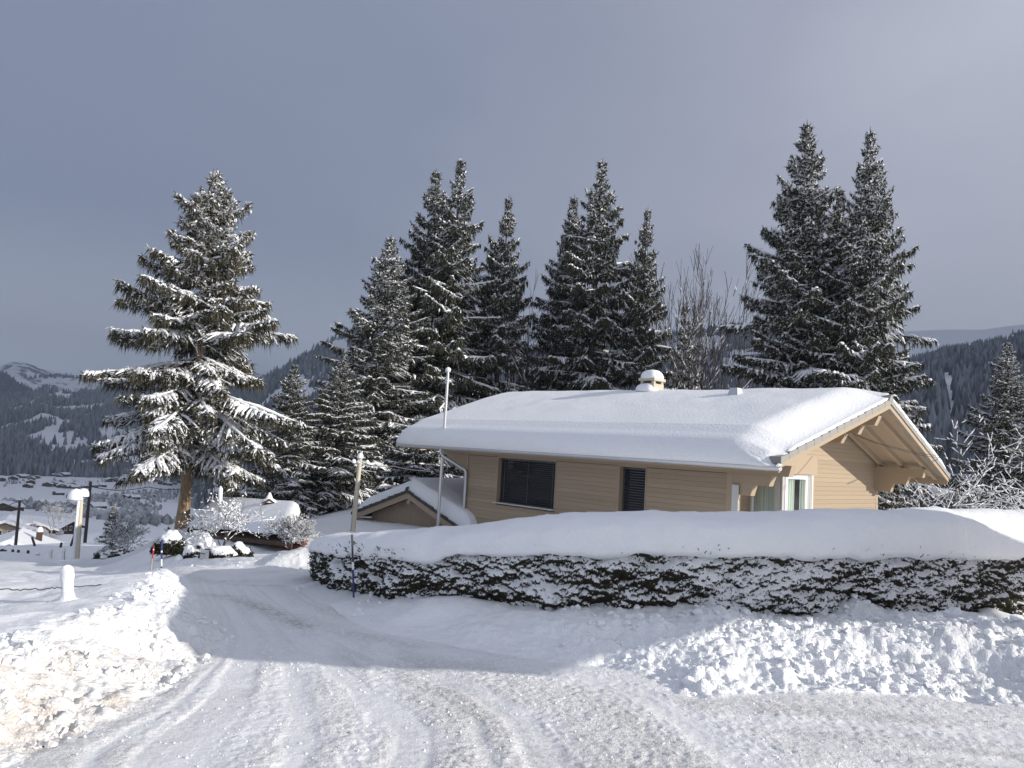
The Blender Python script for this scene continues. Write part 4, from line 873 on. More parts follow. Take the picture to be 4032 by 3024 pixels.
# ------------------------------------------------------------------ hedge with its snow cap
def speckle_mat(name, dark, att='snow'):
    m = mat(name, dark, .8, spec=.15); n = N(m); v = n.coord()
    f = n.math('MULTIPLY_ADD', n.math('SUBTRACT', n.noise(v, 55, 3, .6), .5), .9, n.attr(att))
    n.col(n.mix(n.ramp(f, [(.42, (0, 0, 0)), (.56, (1, 1, 1))]), n.mix(n.noise(v, 30, 3), tuple(x * .6 for x in dark), tuple(x * 1.7 for x in dark)), (.85, .865, .89)))
    n.nrm(n.bump(n.noise(v, 60, 3, .6), .5, .015)); return m
M_SPECK = speckle_mat('snowy_leaves', (.034, .030, .020))
_hp = [(672, 1226, .12), (690, 1255, .12), (800, 1288, .16), (1000, 1303, .2), (1280, 1320, .26), (1620, 1330, .26), (1900, 1330, .3), (2212, 1318, .38)]
HP = np.array([gat(a, b_, c) for a, b_, c in _hp])[:, :2]
HP = np.concatenate([[HP[0] + np.array([.95, .95])], [HP[0] + np.array([.45, .5])], HP, [[9.3, 11.0]], [[12.5, 12.2]]])
def resample(P, step):
    P = np.asarray(P, float)
    for _ in range(3):                                       # soften the corners
        Q = [P[0]]
        for a, b_ in zip(P[:-1], P[1:]): Q += [a * .75 + b_ * .25, a * .25 + b_ * .75]
        P = np.array(Q + [P[-1]])
    d = np.concatenate([[0], np.cumsum(np.linalg.norm(np.diff(P, axis=0), axis=1))]); t = np.linspace(0, d[-1], int(d[-1] / step) + 1)
    return np.stack([np.interp(t, d, P[:, i]) for i in range(P.shape[1])], 1), t
HQ, HT = resample(HP, .0125)
htan = np.gradient(HQ, axis=0); htan /= np.linalg.norm(htan, axis=1, keepdims=True); hnor = np.stack([htan[:, 1], -htan[:, 0]], 1)   # outward, towards the road
hpx, _ = project(np.c_[HQ, np.full(len(HQ), .6)])
hr = np.hypot(HQ[:, 0], HQ[:, 1])
def zpix(px, ytab, r):
    y = np.interp(px, *ytab); return np.array([EYE + (lambda w: w[2] / math.hypot(w[0], w[1]))(ray(a, b_)) * c for a, b_, c in zip(px, y, r)])
ZF = zpix(hpx, ([668, 760, 775, 800, 870, 945, 975, 1100, 1400, 1800, 2212], [1186, 1190, 1183, 1193, 1198, 1212, 1192, 1190, 1190, 1196, 1199]), hr)
ZT = zpix(hpx, ([660, 680, 760, 900, 1000, 1150, 1300, 1400, 1560, 1800, 2000, 2212], [1153, 1146, 1140, 1133, 1128, 1111, 1106, 1103, 1106, 1104, 1102, 1103]), hr + .45)
first = HT < 1.25
i1 = int(np.argmax(~first)); ZF[first] = ZF[i1]; ZT[first] = ZT[i1]
ker = np.ones(25) / 25; ZF = np.convolve(np.pad(ZF, 12, 'edge'), ker, 'valid'); ker = np.ones(81) / 81; ZT = np.convolve(np.pad(ZT, 40, 'edge'), ker, 'valid')
hedge = empty('hedge', (HQ[i1][0], HQ[i1][1], 0), 0, 'long clipped hedge with a thick rounded snow cap before the house', 'hedge')
hoff = np.array([HQ[i1][0], HQ[i1][1], 0])
def build_hedge():
    rows = 64; zb_ = ground_z(HQ[:, 0], HQ[:, 1]) - .12
    v = np.linspace(0, 1, rows)[:, None]; Z = zb_[None] + (ZF + .06 - zb_)[None] * v; U = np.repeat(HT[None], rows, 0)
    warp = fbm(U * 1.1, Z * 2.2, oct=2, seed=70) * .5
    drift = smooth(.42, .64, fbm(U * .55 + 3, Z * 1.1, oct=3, seed=77)) * smooth(4.0, 9.5, U) * .55
    D = (fbm(U * 3.4 + warp, Z * 7 + warp, oct=2, seed=73) - .5) * .18 + (fbm(U * 15, Z * 25 + warp * 3, oct=4, seed=74, gain=.6) - .5) * .13 + (fbm(U * 34, Z * 46, oct=2, seed=75) - .5) * .035
    D = D + .05 * np.sin(v * math.pi) - .06 * (1 - v)
    X = HQ[None, :, 0] + hnor[None, :, 0] * D; Y = HQ[None, :, 1] + hnor[None, :, 1] * D
    dz = np.gradient(D, axis=0) / (np.gradient(Z, axis=0) + 1e-6)
    sn = np.clip(.36 - dz * .24, 0, 1); big = fbm(U * .8, Z * 1.6, oct=3, seed=76); sn = sn + .015 + (big - .5) * .42 + drift * .28 + .03 * smooth(6, 11, U)
    sn = np.where(Z - zb_[None] < .18, sn - .05, sn)
    idx = np.arange(rows * len(HQ)).reshape(rows, -1); F = np.stack([idx[:-1, 1:], idx[:-1, :-1], idx[1:, :-1], idx[1:, 1:]], -1).reshape(-1, 4)[:, ::-1]
    o = MB().add(np.stack([X, Y, Z], -1).reshape(-1, 3) - hoff, F).build('foliage', M_SPECK, hedge, True); attr(o.data, 'snow', sn.ravel())
    rng = np.random.default_rng(5); c = 26000                  # leaf sprigs standing out of the dark gaps
    i = rng.integers(0, rows, c); j = rng.integers(0, len(HQ), c); k_ = sn[i, j] < .52; i, j = i[k_], j[k_]; c = len(i)
    A = np.stack([X[i, j], Y[i, j], Z[i, j]], 1); nn = np.c_[hnor[j], np.full(c, .35)] + rng.normal(0, .55, (c, 3)); nn /= np.linalg.norm(nn, axis=1, keepdims=True)
    w = np.cross(nn, rng.normal(0, 1, (c, 3))); w /= np.linalg.norm(w, axis=1, keepdims=True); ln = rng.uniform(.02, .055, c)[:, None]
    B = A + nn * ln; V = np.stack([A - w * .004, A + nn * ln * .55 - w * .009, B, A + nn * ln * .55 + w * .009], 1) - hoff
    kind(MB().add(V.reshape(-1, 3), np.arange(4 * c).reshape(-1, 4)).build('leaves', M_HEDGE, hedge), 'stuff')
    c = 900; j = rng.integers(0, len(HQ), c); A = np.c_[HQ[j] + hnor[j] * rng.uniform(.0, .07, c)[:, None], ZF[j] + rng.uniform(-.06, .05, c)]
    nn = np.c_[hnor[j] * .6, np.full(c, .9)] + rng.normal(0, .45, (c, 3)); nn /= np.linalg.norm(nn, axis=1, keepdims=True); w = np.cross(nn, rng.normal(0, 1, (c, 3))); w /= np.linalg.norm(w, axis=1, keepdims=True); ln = rng.uniform(.03, .10, c)[:, None]
    V = np.stack([A - w * .003, A + nn * ln * .5 - w * .007, A + nn * ln, A + nn * ln * .5 + w * .007], 1) - hoff
    kind(MB().add(V.reshape(-1, 3), np.arange(4 * c).reshape(-1, 4)).build('shoots', M_HEDGE, hedge), 'stuff')
    st = 5; q = HQ[::st]; t = HT[::st]; zf = ZF[::st]; zt = ZT[::st]; nn = hnor[::st]; m = 40
    th = np.concatenate([[-.15], np.linspace(0, math.pi / 2, 22), np.linspace(1.65, 3.0, 8), ]); depth = 1.15
    Vc = []
    edge = (fbm(t * 2.6, t * 0 + 3, oct=5, seed=79, gain=.6) - .5) * 1.5
    for a in th:
        if a < 0: out = np.full(len(t), .015); z = zf - .02 + edge * .05
        elif a <= math.pi / 2 + .001:
            sgn = math.sin(a) ** .72; out = .10 - .58 * (1 - math.cos(a)) ** 1.15; z = zf - .045 + edge * .10 * (1 - sgn) + (zt - zf + .045) * sgn; out = np.full(len(t), out) + (1 - sgn) * edge * .08
        else:
            b_ = (a - math.pi / 2) / (3.0 - math.pi / 2); out = np.full(len(t), -.48 - .72 * b_); z = zt - .02 - .5 * b_ ** 2.5
        x = q[:, 0] + nn[:, 0] * out; y = q[:, 1] + nn[:, 1] * out
        dent = (fbm(t * 2.6, np.full_like(t, a * 2.2), oct=4, seed=82) - .5) * .09 * (1 if a > 0 else .3); x = x + nn[:, 0] * dent; y = y + nn[:, 1] * dent
        z = z + (fbm(x * 1.1, y * 1.1, oct=4, seed=81) - .5) * .10 * max(0, math.sin(max(a, 0))) + (fbm(t * 6, np.full_like(t, a * 3), oct=3, seed=83) - .5) * .025
        Vc.append(np.stack([x, y, z], 1))
    Vc = np.array(Vc); idx = np.arange(Vc.shape[0] * Vc.shape[1]).reshape(Vc.shape[:2])
    F = np.stack([idx[:-1, :-1], idx[:-1, 1:], idx[1:, 1:], idx[1:, :-1]], -1).reshape(-1, 4)
    MB().add(Vc.reshape(-1, 3) - hoff, F).build('snow_cap', M_SNOW, hedge, True)
build_hedge()

# ------------------------------------------------------------------ clods thrown up by the plough
def clods(name, n, box, seed, smin, smax, keepf, m_):
    rng = np.random.default_rng(seed); x = rng.uniform(box[0], box[1], n); y = rng.uniform(box[2], box[3], n)
    z, dirt, rough, ins = ground_z(x, y, True); k_ = keepf(x, y, rough, ins, rng); x, y, z, dirt = x[k_], y[k_], z[k_], dirt[k_]; c = len(x)
    b0 = np.array([(1, 0, 0), (-1, 0, 0), (0, 1, 0), (0, -1, 0), (0, 0, 1), (0, 0, -1)], float); fc = [(0, 2, 4), (2, 1, 4), (1, 3, 4), (3, 0, 4), (2, 0, 5), (1, 2, 5), (3, 1, 5), (0, 3, 5)]
    V = [tuple(p) for p in b0]; cache = {}; F = []
    def mid(a, b_):
        key = (min(a, b_), max(a, b_))
        if key not in cache: p = np.array(V[a]) + np.array(V[b_]); cache[key] = len(V); V.append(tuple(p / np.linalg.norm(p)))
        return cache[key]
    for a, b_, d in fc: ab, bd, da = mid(a, b_), mid(b_, d), mid(d, a); F += [(a, ab, da), (ab, b_, bd), (da, bd, d), (ab, bd, da)]
    V = np.array(V); F = np.array(F); s = smin * (smax / smin) ** (rng.random(c) ** 3.0)
    W_ = V[None] * rng.uniform(.5, 1.25, (c, len(V), 1)) * s[:, None, None] * rng.uniform(.75, 1.15, (c, 1, 3)); W_[..., 2] *= .82
    W_ += np.stack([x, y, z + s * .12], 1)[:, None]
    o = MB().add(W_.reshape(-1, 3), (F[None] + (np.arange(c) * len(V))[:, None, None]).reshape(-1, 3)).build(name, m_, None, False)
    attr(o.data, 'dirt', np.repeat(dirt * (.3 + .7 * rng.random(c)), len(V))); attr(o.data, 'rough', np.full(c * len(V), .4)); return kind(o, 'stuff')
clods('snow_clods', 26000, (-4.2, -1.2, 2.2, 9.2), 1, .009, .05, lambda x, y, r, i, g: g.random(len(x)) < r * .5 * smooth(.35, .6, fbm(x * 1.8, y * 1.8, oct=2, seed=3)), M_GROUND)
clods('snow_clods', 20000, (.6, 8.0, 4.6, 9.5), 2, .010, .055, lambda x, y, r, i, g: g.random(len(x)) < (r - .3) * .7 * smooth(.38, .6, fbm(x * 2.2, y * 2.2, oct=2, seed=5)), M_GROUND)
clods('snow_clods', 12000, (-3, 4, 3.2, 8.0), 3, .004, .012, lambda x, y, r, i, g: i & (g.random(len(x)) < .6 * fbm(x * 1.5, y * 1.5, oct=3, seed=7)), M_GROUND)
clods('snow_clods', 260, (1.0, 6.0, 4.8, 8.8), 6, .045, .085, lambda x, y, r, i, g: g.random(len(x)) < (r - .4) * .9, M_GROUND)
clods('snow_clods', 1500, (-6, 3, 8, 16), 4, .015, .06, lambda x, y, r, i, g: (~i) & (g.random(len(x)) < r * .5), M_GROUND)

# ------------------------------------------------------------------ garage
def line_plane(px, py, P0, n):
    w = ray(px, py); o = np.array([0, 0, EYE]); return o + w * (((P0 - o) @ n) / (w @ n))
D1 = np.array([math.cos(YAW), math.sin(YAW), 0]); D2 = np.array([-math.sin(YAW), math.cos(YAW), 0])
GA = at(881, 1064, 26.5); GL = line_plane(760, 1112, GA, D2)
gw = abs((GL - GA) @ D1); gz_ = GL[2] - GA[2]; GBASE = Tz(GA[0], GA[1]) - .4
garage = empty('garage', (GA[0], GA[1], GBASE), YAW, 'low garage with boarded gable and dark verge tiles under deep snow, left of the house', 'garage')
ap = GA[2] - GBASE; sl_ = -gz_ / gw; ln_ = 7.5
def gzr(x): return ap - sl_ * abs(x)
MB().prism([(-gw + .75, 0), (gw - .35, 0), (gw - .35, gzr(gw - .35) - .10), (0, ap - .10), (-gw + .75, gzr(gw - .75) - .10)], 'y', .42, .55).build('wall', M_BACK, garage)
gb_ = MB(); x = -gw + .75
while x < gw - .36:
    x1 = min(x + .118, gw - .35); gb_.hexa([(x + .004, .39, 0), (x1 - .004, .39, 0), (x1 - .004, .425, 0), (x + .004, .425, 0), (x + .004, .39, gzr(x) - .12), (x1 - .004, .39, gzr(x1) - .12), (x1 - .004, .425, gzr(x1) - .12), (x + .004, .425, gzr(x) - .12)]); x = x1
kind(gb_.build('boarding', M_GWOOD, garage), 'stuff')
MB().box(-gw + .75, -gw + .85, .5, ln_, 0, gzr(gw - .75) - .1).box(gw - .45, gw - .35, .5, ln_, 0, gzr(gw - .35) - .1).box(-gw + .85, gw - .45, ln_ - .1, ln_, 0, gzr(gw - .35) - .1).build('wall', M_GWOOD, garage)
for sg in (-1, 1):
    a, b_ = (-gw, 0) if sg < 0 else (0, gw)
    MB().hexa([(a, 0, gzr(a) - .20), (b_, 0, gzr(b_) - .20), (b_, .045, gzr(b_) - .20), (a, .045, gzr(a) - .20), (a, 0, gzr(a)), (b_, 0, gzr(b_)), (b_, .045, gzr(b_)), (a, .045, gzr(a))]).build('barge_board', M_GWOOD, garage)
    MB().hexa([(a, .046, gzr(a) - .08), (b_, .046, gzr(b_) - .08), (b_, ln_ + .3, gzr(b_) - .08), (a, ln_ + .3, gzr(a) - .08), (a, .046, gzr(a) - .002), (b_, .046, gzr(b_) - .002), (b_, ln_ + .3, gzr(b_) - .002), (a, ln_ + .3, gzr(a) - .002)]).build('roof_deck', M_DARKWOOD, garage)
    nt_ = 9
    for i in range(nt_):
        u0, u1 = -sg * 0 + sg * gw * (1 - i / nt_), sg * gw * (1 - (i + 1) / nt_); lo, hi = min(u0, u1), max(u0, u1)
        h = lambda u, f: gzr(u) + (.115 if abs(u) == max(abs(u0), abs(u1)) else .085) * f + .004
        j = rngp.uniform(-.012, .012)
        MB().hexa([(lo + .008, -.05, h(lo, 0)), (hi - .008, -.05, h(hi, 0)), (hi - .008, .30, h(hi, 0)), (lo + .008, .30, h(lo, 0)), (lo + .008, -.05, h(lo, 1) + j), (hi - .008, -.05, h(hi, 1) + j), (hi - .008, .30, h(hi, 1) + j), (lo + .008, .30, h(lo, 1) + j)]).build('verge_tile', M_DTILE, garage)
MB().prism([(-.09, ap - .19), (.09, ap - .19), (.09, ap - .38), (-.09, ap - .38)], 'y', .046, .42).build('purlin', M_GWOOD, garage); MB().box(-gw + .25, -gw + .75, .06, .41, gzr(gw - .3) - .34, gzr(gw - .3) - .18).build('purlin', M_GWOOD, garage)
MB().prism([(-.10, ap + .05), (.10, ap + .05), (.07, ap + .15), (0, ap + .20), (-.07, ap + .15)], 'y', -.06, .3).build('ridge_tile', M_DTILE, garage)
dz_ = gzr(gw - .75) - .62
gd = MB().box(-gw + 1.0, -gw + 3.3, .36, .386, 0, dz_).build('garage_door', M_FRAME, garage); MB().box(-gw + 1.12, -gw + 3.18, .345, .359, 0, dz_ - .12).build('door_leaf', M_GREYFRAME, gd)
xs = np.linspace(-gw - .02, gw + .05, 70); ys = np.concatenate([np.linspace(.0, 1.0, 20), np.linspace(1.1, ln_ + .2, 40)])
Xg, Yg = np.meshgrid(xs, ys); dl = np.minimum(Xg - xs[0], xs[-1] - Xg); de = np.where(Xg > .12, Yg + .5, np.maximum(Yg - .16, 0))
th_ = .52 * np.clip(1 - np.clip(1 - dl / .55, 0, 1) ** 2.2, 0, 1) ** .5 * (.12 + .88 * np.sqrt(np.clip(1 - np.clip(1 - de / .75, 0, 1) ** 2, 0, 1)))
rr_ = np.sqrt(Xg ** 2 + .12) - .2
Zg = ap - sl_ * rr_ + .06 + th_ + (fbm(Xg * 1.5, Yg * 1.5, oct=3, seed=5) - .5) * .06
Zg = np.maximum(Zg, ap - sl_ * np.abs(Xg) + .02)
G3 = np.stack([Xg, Yg, Zg], -1)
G3[0, :, 2] -= .02; r2_ = G3[0].copy(); r2_[:, 1] -= .05; r2_[:, 2] = ap - sl_ * np.abs(xs) + .5 * (r2_[:, 2] - ap + sl_ * np.abs(xs)); r3_ = G3[0].copy(); r3_[:, 1] += .01; r3_[:, 2] = ap - sl_ * np.abs(xs) + .03
G3 = np.concatenate([r3_[None], r2_[None], G3]); idx = np.arange(G3.shape[0] * G3.shape[1]).reshape(G3.shape[:2]); MB().add(G3.reshape(-1, 3), np.stack([idx[:-1, :-1], idx[:-1, 1:], idx[1:, 1:], idx[1:, :-1]], -1).reshape(-1, 4)).build('roof_snow', M_ROOFSNOW, garage, True)

# ------------------------------------------------------------------ shed roof below the road
e0, e1, r0_, r1_ = at(402, 1150, 25), at(628, 1172, 18.0), at(452, 1094, 28.5), at(650, 1110, 22.5)
so_ = (e0 + e1) / 2; so_[2] = Tz(so_[0], so_[1]) - .8
shed = empty('shed', tuple(so_), 0, 'dark red shed half sunk in snow with a wide snow roof, below the road bank', 'shed')
def rel(*P): return [tuple(np.asarray(p) - so_) for p in P]
up_ = lambda p, d: p + np.array([0, 0, d])
gab = (e1 - e0) / np.linalg.norm(e1 - e0); bk = np.array([-gab[1], gab[0], 0]); 
MB().hexa(rel(up_(e0, -.10), up_(e1, -.10), up_(r1_, -.10), up_(r0_, -.10), e0, e1, r1_, r0_)).build('roof', M_DARKWOOD, shed)
w0, w1 = e0 + gab * .4 + bk * .45, e1 - gab * .4 + bk * .45
MB().hexa(rel(*[np.array([p[0], p[1], so_[2]]) for p in (w0, w1, w1 + bk * .15, w0 + bk * .15)], *[np.array([p[0], p[1], e0[2] * (1 - t) + e1[2] * t + .05]) for p, t in ((w0, .05), (w1, .95), (w1 + bk * .15, .95), (w0 + bk * .15, .05))])).build('wall', M_REDWOOD, shed)
for i in range(26):
    t0, t1 = i / 26, (i + 1) / 26; p0, p1 = w0 + (w1 - w0) * t0 + gab * .01, w0 + (w1 - w0) * t1 - gab * .01
    V = [np.array([q[0], q[1], so_[2]]) for q in (p0 - bk * .03, p1 - bk * .03, p1 - bk * .002, p0 - bk * .002)]; zt_ = e0[2] + (e1[2] - e0[2]) * (.05 + .9 * t0) - .10
    MB().hexa(rel(*V, *[np.array([q[0], q[1], zt_]) for q in V])).build('board', M_REDWOOD, shed)
bb = r1_ + (r1_ - e1) * .0
MB().hexa(rel(up_(e1, -.22), up_(e1 + gab * .05, -.22), up_(r1_ + gab * .05, -.22), up_(r1_, -.22), up_(e1, .06), up_(e1 + gab * .05, .06), up_(r1_ + gab * .05, .06), up_(r1_, .06))).build('barge_board', M_DARKWOOD, shed)
n1, n2 = 40, 26; Us, Vs = np.meshgrid(np.linspace(0, 1, n1), np.linspace(0, 1, n2)); B_ = (e0 * (1 - Us[..., None]) + e1 * Us[..., None]) * (1 - Vs[..., None]) + (r0_ * (1 - Us[..., None]) + r1_ * Us[..., None]) * Vs[..., None]
de = np.minimum.reduce([Us * 5, (1 - Us) * 5, Vs * 5 + .06]); B_[..., 2] += .01 + .34 * np.sqrt(np.clip(1 - np.clip(1 - de / .5, 0, 1) ** 2, 0, 1)) + (fbm(B_[..., 0], B_[..., 1], oct=3, seed=2) - .5) * .08
idx = np.arange(n1 * n2).reshape(n2, n1); MB().add(B_.reshape(-1, 3) - so_, np.stack([idx[:-1, :-1], idx[:-1, 1:], idx[1:, 1:], idx[1:, :-1]], -1).reshape(-1, 4)).build('roof_snow', M_ROOFSNOW, shed, True)

# ------------------------------------------------------------------ poles, posts, cables
def pole(name, label, cat, a, b_, r0, r1, m_, group=None, snow=None, parts=None):
    """a pole from foot b_ to tip a (world points)"""
    o = empty(name, tuple(b_), 0, label, cat, group); d = a - b_
    V, F = tubes(np.array([[(0, 0, -.3), d * .33, d * .66, d]]), np.array([[r0, r0 * .67 + r1 * .33, r0 * .33 + r1 * .67, r1]]), 10); mb = MB().add(V, F)
    mb.add([d + np.array([r1 * math.cos(t), r1 * math.sin(t), 0]) for t in np.arange(10) * math.pi / 5], np.arange(10)[None]); mb.build('shaft', m_, o, True)
    if snow:
        V, F = dome(d[0], d[1], d[2], snow[0], snow[0], snow[1], 12, 6, 2.0, 1, .0); MB().add(V, F).build('snow_cap', M_SNOW, o, True)
    return o, d
def foot(px, py): return gat(px, py, .2, 30)
Dl = 38; f = at(166, 1217, Dl); t_ = at(176, 1068, Dl)
lamp, d = pole('street_lamp', 'pale street lamp post with a huge lump of snow on its head, in the meadow', 'street lamp', t_, f, .10, .085, M_PALEPOLE)
hd = at(161, 1078, Dl) - f; hd2 = at(184, 1070, Dl) - f
MB().hexa([(hd[0] - .25, hd[1] - .15, hd[2] - .1), (hd2[0] + .05, hd2[1] - .15, hd2[2] - .05), (hd2[0] + .05, hd2[1] + .15, hd2[2] - .05), (hd[0] - .25, hd[1] + .15, hd[2] - .1), (hd[0] - .2, hd[1] - .1, hd[2] + .1), (hd2[0], hd2[1] - .1, hd2[2] + .1), (hd2[0], hd2[1] + .1, hd2[2] + .1), (hd[0] - .2, hd[1] + .1, hd[2] + .1)]).build('lamp_head', M_GREYFRAME, lamp)
mb = MB()
for c_, a_, h_ in (((hd[0] + .02, hd[1], hd[2] - .02), .30, .48), ((hd2[0] - .08, hd2[1], hd2[2] - .05), .22, .36)):
    V, F = dome(*c_, a_, a_, h_, 16, 8, 2.3, 4, .05); mb.add(V, F)
mb.build('snow_cap', M_SNOW, lamp, True)
strip = tubes(np.array([[d * .06 + np.array([-.09, -.11, 0]), d * .35 + np.array([-.08, -.1, 0]), d * .65 + np.array([-.08, -.1, 0]), d * .93 + np.array([-.06, -.08, 0])]]), np.array([[.06, .075, .06, .06]]), 6); MB().add(*strip).build('snow_streak', M_SNOW, lamp, True)
GP = 'dark poles across the meadow'
f1 = at(183, 1176, 62); p1, dd1 = pole('utility_pole', 'dark utility pole close behind the snow topped street lamp', 'pole', at(196, 1040, math.hypot(f1[0], f1[1])), f1, .12, .09, M_POLE, GP); P1T = f1 + dd1
f2 = at(33, 1186, 64); p2, dd2 = pole('utility_pole', 'dark utility pole far left, standing in front of the red chalet', 'pole', at(43, 1080, math.hypot(f2[0], f2[1])), f2, .11, .08, M_POLE, GP, (.12, .12)); P2T = f2 + dd2
GS = 'slanting props in the meadow'
for (a, b_, lab) in (((69, 1160), (77, 1184), 'short dark prop leaning left beside the red chalet'), ((163, 1150), (150, 1187), 'thin dark prop leaning right, left of the street lamp'), ((133, 1172), (129, 1190), 'tiny dark stake between the frosted tree and the street lamp')):
    f = foot(*b_); pole('prop', lab, 'prop', at(*a, math.hypot(f[0], f[1])), f, .07, .06, M_POLE, GS)
GF = 'fence posts across the meadow'
labs = ['dark fence post at the left edge of the far meadow fence', 'second dark fence post from the left edge', 'third dark fence post from the left edge', 'fourth dark fence post from the left edge', 'fifth dark fence post from the left edge', 'dark fence post last before the snow covered ones']
for (x, y0, y1), lab in zip(((2, 1187, 1198), (5, 1186, 1198), (11, 1188, 1198), (27, 1187, 1201), (39, 1188, 1202), (60, 1189, 1205)), labs):
    f = foot(x, y1); pole('fence_post', lab, 'fence post', at(x + 1, y0, math.hypot(f[0], f[1])), f, .07, .06, M_POLE, GF)
fps = []
for (x, y0, y1, w, lab) in ((80, 1197, 1208, .10, 'short snow coated fence post left of the tall white one'), (107, 1191, 1212, .11, 'tall snow coated fence post in the middle of the far fence'), (135, 1191, 1216, .09, 'grey fence post with snow on top, left of the street lamp foot')):
    f = foot(x, y1); D_ = math.hypot(f[0], f[1]); a = at(x + 1, y0, D_); o, d = pole('fence_post', lab, 'fence post', a, f, w, w * .8, M_POST, GF, (w * 1.1, .14)); fps.append(a)
    V, F = tubes(np.array([[d * 0 + (-.03, -.06, 0), d * .1 + (-.03, -.05, 0), d * .5 + (-.02, -.05, 0), d]]), np.array([[w * 3.2, w * 1.4, w * 1.1, w * .8]]), 10); MB().add(V, F).build('snow_coat', M_SNOW, o, True)
for (x, y0, y1, lab) in ((223, 1205, 1216, 'dark fence post stub below the juniper'), (278, 1207, 1221, 'dark fence post stub with a snow hood, middle of three'), (306, 1211, 1226, 'dark leaning fence post stub beside the marker poles')):
    f = foot(x, y1); pole('fence_post', lab, 'fence post', at(x + 1, y0, math.hypot(f[0], f[1])), f, .10, .09, M_POST, GF, (.13, .10))
# near posts and their wire
def near_post(px, y0, y1, w, lab, D_):
    b_ = at(px, y1, D_); a = at(px + 1, y0, D_); b_[2] = min(b_[2], gz(b_[0], b_[1])) ; o, d = pole('fence_post', lab, 'fence post', a - np.array([0, 0, .05]), b_, w * .62, w * .58, M_POST, 'near fence posts')
    q = np.linspace(0, 1, 13); prof = np.array([3.0, 1.9, 1.35, 1.1, 1.0, 1.0, 1.02, 1.05, 1.05, 1.0, .9, .62, .06]); z = np.array([-.02, .03, .09, .18, .28, .38, .5, .6, .7, .8, .9, .97, 1.0])
    P_ = (d * 1.0)[None] * z[:, None] + np.array([0, 0, .04]) * z[:, None] + np.stack([.004 * np.sin(q * 5), -.010 + .003 * np.cos(q * 5), 0 * q], 1)
    V, F = tubes(P_[None], (w * prof)[None], 16); V = V + (np.stack([fbm(V[:, 0] * 12, V[:, 2] * 9, oct=2, seed=3), fbm(V[:, 1] * 12, V[:, 2] * 9, oct=2, seed=4), V[:, 0] * 0 + .5], 1) - .5) * w * .5
    MB().add(V, F).build('snow_coat', M_SNOW, o, True); return a
near_post(147, 1217, 1286, .052, 'thick snow crusted fence post on the left bank', 8.2); near_post(276, 1237, 1262, .045, 'low snow crusted fence post further along the left bank', 10.2)
def cable(name, label, pts, r=.006, cat='cable', sag=0, jit=0, m_=None, group=None):
    P_ = np.array(pts, float); n_ = 24; t = np.linspace(0, len(P_) - 1, n_ * (len(P_) - 1) + 1); Q = np.stack([np.interp(t, np.arange(len(P_)), P_[:, i]) for i in range(3)], 1)
    Q[:, 2] -= sag * np.abs(np.sin(np.pi * (t % 1.0001))); 
    if jit: Q += np.random.default_rng(3).normal(0, jit, Q.shape)
    o0 = Q[0].copy(); V, F = tubes((Q - o0)[None], np.full((1, len(Q)), r), 6); ob = MB().add(V, F).build(name, m_ or M_WIRE, None, True); ob.location = o0; tag(ob, label, cat, group); return ob
cable('fence_wire', 'barbed wire sagging along the crest of the left bank', [at(-60, 1276, 7.6), at(0, 1273, 7.9), at(146, 1268, 8.2), at(276, 1257, 10.0), at(325, 1243, 11.2)], .0055, 'wire', .01, .004)
cable('fence_wire', 'thin wire strung along the far meadow fence', [at(0, 1190, 58), at(60, 1194, 56), *[a - np.array([0, 0, .5]) for a in fps], at(200, 1216, 40)], .012, 'wire', .05)
cable('overhead_cable', 'overhead cable running from the dark pole past the lone spruce trunk', [P1T - np.array([0, 0, .35]), at(320, 1052, 60), at(440, 1047, 54), at(566, 1030, 48)], .03, sag=.25)
cable('overhead_cable', 'overhead cable sagging between the far left pole and the frosted tree', [P2T, at(95, 1086, 80), at(190, 1075, 72)], .022, sag=.5); cable('overhead_cable', 'overhead cable leaving the far left pole towards the edge of the view', [P2T, at(-30, 1092, 70)], .022, sag=.3)
# wooden pole with a crossarm by the garage
f = at(761, 1142, 24.0); a = at(778, 990, 24.0); f2_ = f.copy(); f2_[2] -= 1.0
o, d = pole('utility_pole', 'pale wooden utility pole with a snow tipped crossarm behind the garage eave', 'pole', a, f2_, .085, .065, M_PALEPOLE, None, (.10, .17))
ca = at(764, 1001, 24.0) - f2_; cb = at(793, 1003, 24.0) - f2_; V, F = tubes(np.array([[ca, (ca + cb) / 2, cb]]), np.full((1, 3), .028), 6); MB().add(V, F).build('crossarm', M_GREYFRAME, o)
for p_ in (ca, cb, ca * .62 + cb * .38):
    V, F = dome(p_[0], p_[1], p_[2] + .02, .07, .07, .12, 10, 5, 2, 2, 0); MB().add(V, F).build('snow_cap', M_SNOW, o, True)
cable('overhead_cable', 'snow covered overhead cable from the crossarm towards the house', [cb + f2_, at(850, 1007, 23.6), at(930, 1018, 23.0)], .012, sag=.03, m_=M_GREYFRAME); cable('overhead_cable', 'overhead cable from the crossarm to the left into the spruces', [ca + f2_, at(720, 1011, 26), at(640, 1022, 30)], .010, sag=.05)
